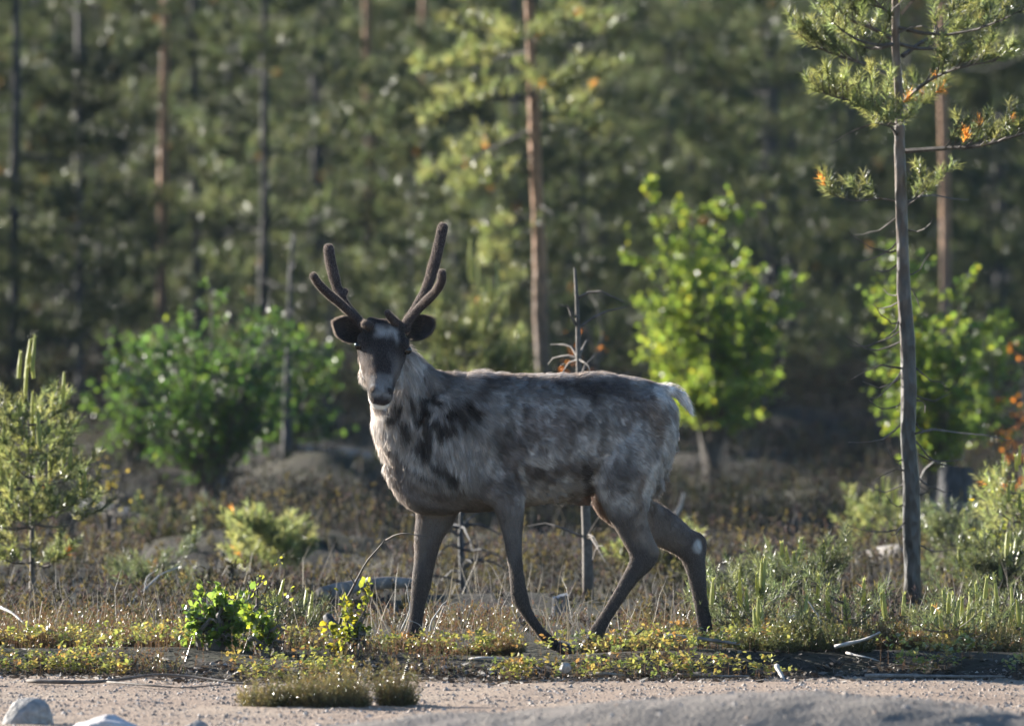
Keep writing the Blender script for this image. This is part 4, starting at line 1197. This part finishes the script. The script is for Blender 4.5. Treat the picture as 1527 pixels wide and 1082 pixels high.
# ------------------------------------------------------------------ ground cover of the bank and the clearing
HC = [np.array(c) for c in ((.20, .22, .08), (.30, .24, .09), (.26, .15, .08), (.16, .20, .07), (.34, .30, .12))]
def heather_geo(seed, n, R0, hmin, hmax, k=9, blade=.013, bw=.0034, pal=None):
    """upright needle-leaved sprigs rising from a tuft"""
    rng = np.random.default_rng(seed)
    m = max(5, int(R0 / .022))
    ca = rng.random(m) * 6.283; cr = R0 * np.sqrt(rng.random(m)); cx = np.cos(ca) * cr; cy = np.sin(ca) * cr * .7; ch = rng.uniform(.3, 1.3, m); cs_ = R0 * rng.uniform(.16, .34, m)
    w = rng.integers(0, m, n); a = rng.random(n) * 6.283; r = np.sqrt(rng.random(n))
    b = np.stack([cx[w] + np.cos(a) * r * cs_[w], cy[w] + np.sin(a) * r * cs_[w], np.zeros(n)], 1)
    hh = rng.uniform(hmin, hmax, n) * ch[w] * (1 - .4 * r ** 2) * np.where(rng.random(n) < .08, 1.4, 1)
    d = norm(np.stack([np.cos(a) * r * .6 + rng.normal(0, .24, n), np.sin(a) * r * .6 + rng.normal(0, .24, n), np.ones(n)], 1))
    return sprigs(rng, b, d, hh, k, blade, bw, pal)
def sprigs(rng, b, d, hh, k, blade, bw, pal=None, bright=None):
    n = len(b); G = Geo(); pal = pal or HC
    w = perp(d, rng) * .0022
    tip = b + d * hh[:, None]
    pc = np.array(pal)[rng.integers(0, len(pal), n)] * (.8 + .4 * rng.random((n, 1)))
    if bright is not None: pc = pc * bright
    V = np.stack([b - w * .5, b + w * .5, tip], 1).reshape(-1, 3)
    G.add(V, np.arange(3 * n).reshape(-1, 3), np.repeat(np.tile([.22, .15, .10], (n, 1)), 3, 0))
    f = rng.uniform(.2, 1.0, (n, k)); c = (b[:, None] + d[:, None] * (hh[:, None] * f)[..., None]).reshape(-1, 3)
    V, T = needles(c, np.repeat(d, k, 0), 2, blade, bw, 1.1, rng)
    col = np.repeat(pc, k, 0) * (.75 + .5 * f.reshape(-1, 1)) 
    tipc = (f.reshape(-1, 1) > .8) * np.array([.05, .0, -.01])
    G.add(V, T, np.repeat(np.repeat(np.clip(col + tipc, 0, 1), 2, 0), 3, 0))
    return G
clumps = [  # px, y, radius m, height, colour set, label
 (1190, 44.35, .27, .17, (3, 3, 0), 'broad dark green heather clump in the middle of the right bank'),
 (1115, 44.5, .16, .13, (0, 1), 'small olive heather clump left of the broad dark clump'),
 (725, 44.5, .17, .12, (0, 1, 2), 'heather clump on the bank beside the trailing front hoof'),
 (130, 45.0, .13, .15, (0, 3), 'rounded olive heather clump at the left of the bank'),
 (30, 44.8, .20, .12, (1, 2), 'rusty heather clump at the left end of the bank'),
 (450, 40.9, .22, .20, (1, 0, 4), 'yellow-green heather clump growing on the sandy track'),
 (545, 41.0, .15, .17, (0, 1), 'short heather tuft at the right of the track clump'),
 (1330, 44.6, .15, .14, (1, 2), 'reddish heather clump right of the broken pale stick'),
 (1290, 44.9, .20, .15, (2, 1), 'brown heather clump behind the broken pale stick'),
 (1430, 44.7, .22, .14, (0, 4), 'light olive heather clump toward the right edge'),
 (600, 44.7, .18, .12, (1, 2), 'brownish heather clump in front of the far front hoof'),
 (250, 44.95, .18, .11, (2, 1), 'low rusty heather between the left clumps and the birch bushlet'),
 (955, 44.6, .2, .11, (1, 4), 'thin heather clump in front of the near hind hoof'),
]
for i, (px, y, r, h_, cs, lb) in enumerate(clumps):
    x = PX(px, y)
    g = heather_geo(700 + i, int(1500 * r / .2), r, h_ * .25, h_ * 1.05, pal=[HC[c] for c in cs])
    o = link('heather_clump', g.mesh('heather_clump', MAT['under']), loc=(x, y, hz(x, y) - .01))
    tag(o, lb, 'heather', 'heather clumps')

rg = np.random.default_rng(77)
# low heather and crowberry between the clumps
n = 22000
x = rg.uniform(-3.4, 3.4, n); y = edge_y(x) + .03 + rg.random(n) ** 1.3 * 4.6
p = np.stack([x, y, x * 0], 1); den = fbm(p, 1.6, 55, 3); ok = rg.random(n) < sstep(.46, .6, den) * np.where((np.abs(x - PX(850, 44.8)) < .22) & (y > 44.25), .2, 1)
x, y = x[ok], y[ok]; n = len(x)
b = np.stack([x, y, hgt(x, y) - .005], 1); d = norm(np.stack([rg.normal(0, .25, n), rg.normal(0, .25, n), np.ones(n)], 1))
g = sprigs(rg, b, d, rg.uniform(.03, .12, n), 8, .012, .0032, [HC[1], HC[2], HC[0], HC[2]])
struct(link('low_heather', g.mesh('low_heather', MAT['under'])), 'stuff', 'low rusty heather carpeting the bank')
# lingonberry: glossy little leaves in rosettes on short stalks
n = 5200
x = rg.uniform(-3.4, 3.4, n); y = edge_y(x) - .04 + rg.random(n) ** 1.8 * 2.2
p = np.stack([x, y, x * 0], 1); den = fbm(p, 2.3, 91, 3); ok = rg.random(n) < sstep(.50, .58, den) * np.where((np.abs(x - PX(850, 44.8)) < .22) & (y > 44.25), .15, 1)
x, y = x[ok], y[ok]; n = len(x)
b = np.stack([x, y, hgt(x, y)], 1); hh = rg.uniform(.025, .085, n); k = 6
c = np.repeat(b + np.stack([rg.normal(0, .008, n), rg.normal(0, .008, n), hh], 1), k, 0) + rg.normal(0, .008, (n * k, 3))
d = np.stack([rg.normal(0, 1, n * k), rg.normal(0, 1, n * k), rg.uniform(-.1, 1.0, n * k)], 1)
up = np.stack([rg.normal(0, .5, n * k), rg.normal(0, .5, n * k), np.ones(n * k)], 1)
V, T = leaves(c, d, up, rg.uniform(.015, .026, n * k), rg, .62)
pal = np.array([(.34, .36, .08), (.42, .40, .10), (.50, .38, .10), (.46, .26, .08), (.24, .30, .08)])
pc = pal[rg.choice(5, n, p=[.3, .3, .2, .1, .1])] * 1.6
g = Geo(); g.add(V, T, np.repeat(np.repeat(pc, k, 0) * (.75 + .5 * rg.random((n * k, 1))), 6, 0))
w = np.array([[.0012, 0, 0]])
V = np.stack([b - w, b + w, b + np.stack([hh * 0, hh * 0, hh], 1)], 1).reshape(-1, 3)
g.add(V, np.arange(3 * n).reshape(-1, 3), (.25, .15, .09))
struct(link('lingonberry_carpet', g.mesh('lingonberry_carpet', MAT['under'])), 'stuff', 'yellow-green lingonberry leaves spread over the bank')
# clearing: dwarf shrubs, thinning with distance
n = 42000
y = 46.6 + rg.random(n) ** .95 * 48; x = rg.uniform(-1, 1, n) * (2.9 + (y - 46) * .055)
p = np.stack([x, y * .6, x * 0], 1); den = fbm(p, .75, 12, 4); ok = rg.random(n) < sstep(.42, .56, den) * .75 + .25
x, y = x[ok], y[ok]; n = len(x); den = den[ok]
b = np.stack([x, y, hgt(x, y) - .01], 1); d = norm(np.stack([rg.normal(0, .3, n), rg.normal(0, .3, n), np.ones(n)], 1))
pal = [np.array(c) for c in ((.26, .24, .12), (.20, .17, .14), (.15, .155, .11), (.33, .30, .13), (.17, .16, .17), (.13, .14, .13))]
g = sprigs(rg, b, d, rg.uniform(.05, .18, n) * (.4 + 1.7 * sstep(.42, .66, den)) * np.interp(y, [47, 52, 70], [.5, .75, 1.2]), 8, .030, .010, pal, bright=np.where((y + rg.normal(0, 3, n) > 62)[:, None], np.array([[.32, .46, .54]]), 1.0))  # far sprigs dimmed and blued: the slope's shade put into their colour
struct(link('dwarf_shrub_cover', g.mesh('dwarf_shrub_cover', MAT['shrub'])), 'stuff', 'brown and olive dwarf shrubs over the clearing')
# dry grey stems and grass
n = 2600
y = 45.4 + rg.random(n) ** 1.6 * 32; x = rg.uniform(-1, 1, n) * (2.9 + (y - 46) * .055)
b = np.stack([x, y, hgt(x, y)], 1); L = rg.uniform(.08, .32, n)[:, None]
d = norm(np.stack([rg.normal(0, .35, n), rg.normal(0, .35, n), np.ones(n)], 1)); m = b + d * L * .6; t = m + norm(d + rg.normal(0, .5, (n, 3))) * L * .4
w = perp(d, rg) * .002
V = np.stack([b - w, b + w, m - w * .7, m + w * .7, t], 1).reshape(-1, 3)
T = (np.arange(n)[:, None, None] * 5 + np.array([[0, 1, 3], [0, 3, 2], [2, 3, 4]])[None]).reshape(-1, 3)
g = Geo(); g.add(V, T, np.repeat(np.array([(.55, .48, .40), (.45, .40, .36), (.6, .5, .35)])[rg.integers(0, 3, n)], 5, 0))
struct(link('dry_stems', g.mesh('dry_stems', MAT['dry'])), 'stuff', 'thin dry stems standing in the clearing')
# gravel on the track and the mound
def gravel(n, xr, yr, zf, smin, smax, rng):
    x = rng.uniform(*xr, n); y = rng.uniform(*yr, n)
    s = smin * (smax / smin) ** (rng.random(n) ** 3.6)
    base = np.array([[1, 0, 0], [.25, .9, 0], [-.8, .5, 0], [-.7, -.6, 0], [.4, -.9, 0], [.1, .05, .75]])
    v = base[None] * s[:, None, None] * (1 + rng.uniform(-.3, .3, (n, 6, 1)))
    a = rng.random(n) * 6.283; ca, sa = np.cos(a)[:, None], np.sin(a)[:, None]
    vx = v[..., 0] * ca - v[..., 1] * sa; vy = v[..., 0] * sa + v[..., 1] * ca
    V = np.stack([vx + x[:, None], vy + y[:, None], v[..., 2] + zf(x, y)[:, None] - .15 * s[:, None]], -1).reshape(-1, 3)
    T = (np.arange(n)[:, None, None] * 6 + np.array([[0, 1, 5], [1, 2, 5], [2, 3, 5], [3, 4, 5], [4, 0, 5]])[None]).reshape(-1, 3)
    c = np.array([(.28, .22, .175), (.33, .265, .215), (.20, .165, .14), (.40, .35, .31), (.31, .215, .155)])[rng.integers(0, 5, n)] * (.8 + .4 * rng.random((n, 1)))
    return V, T, np.repeat(c, 6, 0)
g = Geo(); g.add(*gravel(30000, (-2.6, 2.6), (38.8, 43.7), lambda x, y: hgt(x, y) + .006, .0035, .017, rg))
struct(link('track_gravel', g.mesh('track_gravel', MAT['pebble'])), 'stuff', 'loose gravel grains over the sandy track')
mzv = mound_z(*np.meshgrid(mx_, my_))
def mz(x, y):
    return mzv[np.clip(((y - my_[0]) / .025).astype(int), 0, len(my_) - 1), np.clip(((x - mx_[0]) / .025).astype(int), 0, len(mx_) - 1)]
g = Geo(); g.add(*gravel(9000, (-1.1, 2.7), (35.6, 38.2), mz, .004, .018, rg))
struct(link('mound_gravel', g.mesh('mound_gravel', MAT['pebble'])), 'stuff', 'gravel grains on the foreground mound')
# litter of needles, cones and bark bits along the foot of the bank
n = 3500
x = rg.uniform(-3, 3, n); y = edge_y(x) + rg.normal(.0, .22, n); a = rg.random(n) * 6.283; L = rg.uniform(.01, .06, n); w_ = rg.uniform(.002, .007, n)
c = np.stack([x, y, hgt(x, y) + .012], 1); dd = np.stack([np.cos(a) * L, np.sin(a) * L, rg.normal(0, .01, n)], 1); ww = np.stack([-np.sin(a) * w_, np.cos(a) * w_, rg.uniform(0, .006, n)], 1)
V = np.stack([c - dd * .5, c + ww, c + dd * .5, c - ww + [0, 0, -.004]], 1).reshape(-1, 3); T = (np.arange(n)[:, None, None] * 4 + np.array([[0, 1, 2], [0, 2, 3]])[None]).reshape(-1, 3)
g = Geo(); g.add(V, T, np.repeat(np.array([(.12, .09, .07), (.22, .17, .13), (.42, .37, .32), (.08, .065, .055)])[rg.integers(0, 4, n)], 4, 0))
struct(link('bank_litter', g.mesh('bank_litter', MAT['dry'])), 'stuff', 'bits of bark and twigs strewn along the bank foot')

# ------------------------------------------------------------------ stones, sticks, stumps, logs
def boulder(seed, rx, ry, rz):
    rng = np.random.default_rng(seed)
    n, m = 22, 30
    th = np.linspace(0, np.pi, n); ph = np.arange(m) * 2 * np.pi / m
    v = np.array([[math.sin(a) * math.cos(b), math.sin(a) * math.sin(b), math.cos(a)] for a in th for b in ph])
    # a few flattened facets, then fine relief
    r = np.ones(len(v))
    for q in range(9):
        nrm_ = norm(rng.normal(size=3)); dd = v @ nrm_; cut = rng.uniform(.62, .86)
        r = np.where(dd * r > cut, cut / np.maximum(dd, .01), r)
    v = v * r[:, None] * (1 + .14 * (fbm(v + seed, 2.5, seed, 4) - .5)[:, None])
    T = []
    for i in range(n - 1):
        for j in range(m):
            k_ = (j + 1) % m; a, b, c_, d_ = i * m + j, i * m + k_, (i + 1) * m + k_, (i + 1) * m + j
            T += [(a, d_, c_), (a, c_, b)]
    return v * np.array([rx, ry, rz]), np.array(T)
for i, (px, row, y, rx, rz, lb) in enumerate([(47, 1046, 39.3, .118, .11, 'grey-brown rounded boulder at the lower left corner'), (158, 1062, 39.0, .135, .10, 'pale pinkish stone right of the corner boulder'), (290, 1075, 38.9, .06, .05, 'small dark stone at the bottom edge, right of the pale stone'),
                                           (842, 988, 43.4, .028, .022, 'small orange-tinted stone at the foot of the bank')]):
    x = PX(px, y); zt = CAMZ - (row - HROW) * K * y; V, T = boulder(800 + i, rx, rx * .8, rz)
    mt = MAT['stone'] if i != 1 else rough_mat('pale_granite', [(.45, .41, .39), (.56, .52, .50), (.62, .58, .56)], 9, .4, .006, .75)
    o = link('boulder' if i < 2 else 'stone', tri_mesh('stone', V, T, mt, smooth=True), loc=(x, y, zt - rz * .88)); tag(o, lb, 'stone')

def stick(pts, r, label, mat='twig', name='stick', sides=6, forks=(), cat='stick', wob=.004, seed=1):
    """pts: (px,row,y) along the stick; forks: other point lists"""
    rng = np.random.default_rng(seed)
    G = Geo(); o0 = P(*pts[0])
    for q, rr_ in [(pts, r)] + [(f, r * .6) for f in forks]:
        path = resample(np.array([P(*a) for a in q]), 4)
        path = path + np.cumsum(rng.normal(0, wob * .35, path.shape), 0) * [[1, 1, .6]]
        G.add(*tube(path, np.linspace(rr_, rr_ * .45, len(path)) * (1 + rng.uniform(-.15, .15, len(path))), sides))
    o = link(name, G.mesh(name, MAT[mat], True, o0), loc=o0); return tag(o, label, cat)
def on(px, y, dz=.02):
    x = PX(px, y); z = hz(x, y) + dz
    return (px, HROW + (CAMZ - z) / (K * y), y)
stick([on(40, 42.9), on(110, 42.8), on(170, 42.85), on(230, 42.9, .04), on(290, 42.85, .035), on(350, 42.7), on(385, 42.65)], .008, 'long thin dark branch lying across the sandy track at left', forks=[[on(160, 42.75), on(215, 42.5), on(270, 42.45, .01), on(330, 42.6)]])
stick([(487, 919, 44.6), (500, 932, 44.55), (515, 945, 44.5), (530, 962, 44.45)], .018, 'short charred stub sticking up from the bank', 'bark_dark')
stick([(505, 935, 44.9), (520, 890, 44.8), (545, 845, 44.7), (575, 805, 44.6)], .006, 'dark twig slanting up in front of the far front leg', 'twig', forks=[[(575, 805, 44.6), (600, 795, 44.5), (636, 800, 44.45)], [(530, 872, 44.75), (515, 850, 44.7)]])
stick([(928, 965, 44.4), (945, 950, 44.4), (963, 937, 44.4)], .006, 'short dark twig tilted up beside the near hind hoof', 'twig')
stick([on(990, 44.2, .06), on(1040, 44.15, .05), on(1080, 44.1, .04), on(1105, 44.1, .03)], .010, 'dark stick lying along the bank below the hind legs', 'deadwood')
stick([on(1245, 44.15, .03), (1285, 955, 44.1), (1315, 943, 44.05)], .009, 'broken pale stick pointing up right of the dark heather', 'paletwig', forks=[[on(1262, 44.1, .02), on(1290, 44.0, .03), on(1312, 44.0, .01)]])
stick([(1158, 992, 43.5), (1165, 1004, 43.45), (1172, 1015, 43.4), (1185, 1020, 43.4)], .010, 'curled pale stick end at the edge of the mound', 'paletwig')
stick([(1218, 960, 45), (1225, 930, 45), (1218, 912, 45), (1206, 897, 45)], .005, 'bleached hooked twig above the dark heather', 'paletwig')
stick([(1365, 948, 45.1), (1364, 925, 45.1), (1363, 900, 45.1)], .006, 'upright grey twig in front of the near right trunk', 'paletwig')
stick([(640, 950, 44.6), (645, 925, 44.6), (660, 905, 44.6), (668, 895, 44.6)], .0035, 'thin bleached twig just right of the far front hoof', 'paletwig')
stick([(598, 940, 44.5), (610, 915, 44.5), (612, 895, 44.5), (606, 870, 44.5)], .003, 'pale fork of dry twig crossing the far front hoof', 'paletwig', forks=[[(608, 925, 44.5), (625, 930, 44.5), (632, 945, 44.5)]])
stick([on(1290, 43.5), on(1350, 43.45), on(1420, 43.4), on(1500, 43.35)], .009, 'long grey branch on the ground under the right bank', 'deadwood')
stick([on(1010, 43.6), on(1060, 43.55), on(1120, 43.5)], .006, 'thin grey branch on the ground below the dark heather', 'deadwood')
stick([on(700, 43.75), on(730, 43.7, .03), on(765, 43.7, .02)], .006, 'short pale stick at the foot of the bank under the front hoof', 'paletwig')
stick([on(880, 43.6), on(910, 43.55, .03), on(935, 43.6, .02)], .008, 'grey stick below the near hind hoof', 'deadwood')
stick([(190, 905, 49), (215, 880, 49.2), (240, 858, 49.4), (268, 845, 49.6)], .006, 'pale bent dead branch in the clearing at left', 'paletwig', forks=[[(215, 880, 49.2), (220, 860, 49.2), (232, 850, 49.2)]])
stick([(0, 905, 46.3), (20, 915, 46.2), (40, 932, 46.1)], .008, 'pale stick leaning at the left edge of the bank', 'paletwig')
stick([(1000, 780, 62), (1010, 765, 62), (1018, 750, 62), (1020, 735, 62)], .012, 'curved pale dead branch behind the far hind leg', 'paletwig')
stick([(1372, 720, 52.2), (1380, 700, 52.1), (1395, 688, 52)], .005, 'short pale twig right of the near right trunk', 'paletwig')
stick([on(1150, 46.8, .05), on(1200, 46.8, .07), on(1235, 46.9, .04)], .012, 'pale stick half hidden behind the right heather', 'paletwig')

def stump(px, row_top, y, wpx, label, lit=False, seed=0, mat='deadwood'):
    rng = np.random.default_rng(seed + 900)
    x = PX(px, y); z0 = hz(x, y); Ht = CAMZ - (row_top - HROW) * K * y - z0; r = wpx * K * y * .5
    n, m = 9, 20; V = []
    ph = np.arange(m) * 2 * np.pi / m; flare = 1 + .12 * np.sin(ph * 3 + rng.random() * 6) + .08 * np.sin(ph * 5)
    for i in range(n):
        f_ = i / (n - 1)
        for j in range(m):
            rr_ = r * (1 + .45 * (1 - f_) ** 3) * (1 + (flare[j] - 1) * (1.3 - f_))
            V.append((rr_ * math.cos(ph[j]), rr_ * math.sin(ph[j]), -.05 + (Ht + .05) * f_ + (rng.normal(0, .08 * r) + .25 * r * math.sin(ph[j] + seed) if i == n - 1 else 0)))
    T = []
    for i in range(n - 1):
        for j in range(m):
            k_ = (j + 1) % m; a, b, c_, d_ = i * m + j, i * m + k_, (i + 1) * m + k_, (i + 1) * m + j
            T += [(a, b, c_), (a, c_, d_)]
    t = link('stump', None, loc=(x, y, z0)); tag(t, label, 'stump')
    link('stump_side', tri_mesh('stump_side', np.array(V), np.array(T), MAT[mat], smooth=True), t)
    top = np.array(V[-m:]); cen = top.mean(0) - [0, 0, .01]; Vt = np.vstack([top * [.995, .995, 1], cen]); Tt = [(m, j, (j + 1) % m) for j in range(m)]
    link('cut_face', tri_mesh('cut_face', Vt, np.array(Tt), MAT['paletwig']), t)
stump(836, 888, 48.6, 24, 'small pale-edged stump seen under the reindeer\'s belly', seed=1)
stump(318, 712, 68, 38, 'grey stump below the left birch thicket', seed=2)
stump(1425, 700, 62, 50, 'big dark stump right of the near right pine', seed=3, mat='bark_dark')
stump(812, 905, 51.5, 18, 'low dim stump left of the pale-edged stump', seed=4)
stump(1270, 905, 52, 26, 'dark low stump behind the right heather', seed=5, mat='bark_dark')
def log_on(px0, px1, y0, y1, r, label, mat='deadwood', seed=1, dz=.03):
    a = np.array([PX(px0, y0), y0, hz(PX(px0, y0), y0) + r * .7 + dz]); b = np.array([PX(px1, y1), y1, hz(PX(px1, y1), y1) + r * .7 + dz])
    G = Geo(); path = bend(a, b, .02, 8, r * .12, np.random.default_rng(seed)); G.add(*tube(path - a, np.linspace(r, r * .7, 8), 10))
    o = link('fallen_log', G.mesh('fallen_log', MAT[mat], True), loc=a); tag(o, label, 'log')
log_on(110, 232, 68, 66.5, .05, 'fallen pale log lying below the left birch thicket', 'paletwig', 2)
log_on(1270, 1350, 56, 55, .05, 'fallen grey log at the foot of the near right pine', 'deadwood', 3)
log_on(480, 610, 49.5, 50.2, .035, 'grey log in the clearing behind the far front leg', 'deadwood', 4)
log_on(560, 420, 74, 72, .05, 'dim grey log in the shade left of the forelegs', 'deadwood', 6)

# ------------------------------------------------------------------ thin summer-evening haze
hv = np.array([(x, y, z) for x in (-310, 310) for y in (-70, 510) for z in (-3.0, 17.5)], float)
hq = [(0, 1, 3, 2), (4, 6, 7, 5), (0, 4, 5, 1), (2, 3, 7, 6), (0, 2, 6, 4), (1, 5, 7, 3)]
hm = bpy.data.materials.new('haze'); hm.use_nodes = True
hn = hm.node_tree; hn.nodes.remove(hn.nodes['Principled BSDF'])
pv = hn.nodes.new('ShaderNodeVolumePrincipled'); pv.inputs['Color'].default_value = (.72, .86, 1, 1); pv.inputs['Density'].default_value = 0.00009
hn.links.new(pv.outputs[0], hn.nodes['Material Output'].inputs['Volume'])
struct(link('haze', tri_mesh('haze', hv, np.array([t for a, b, c, d in hq for t in ((a, b, c), (a, c, d))]), hm)), 'stuff', 'thin evening haze over the heath and wood')
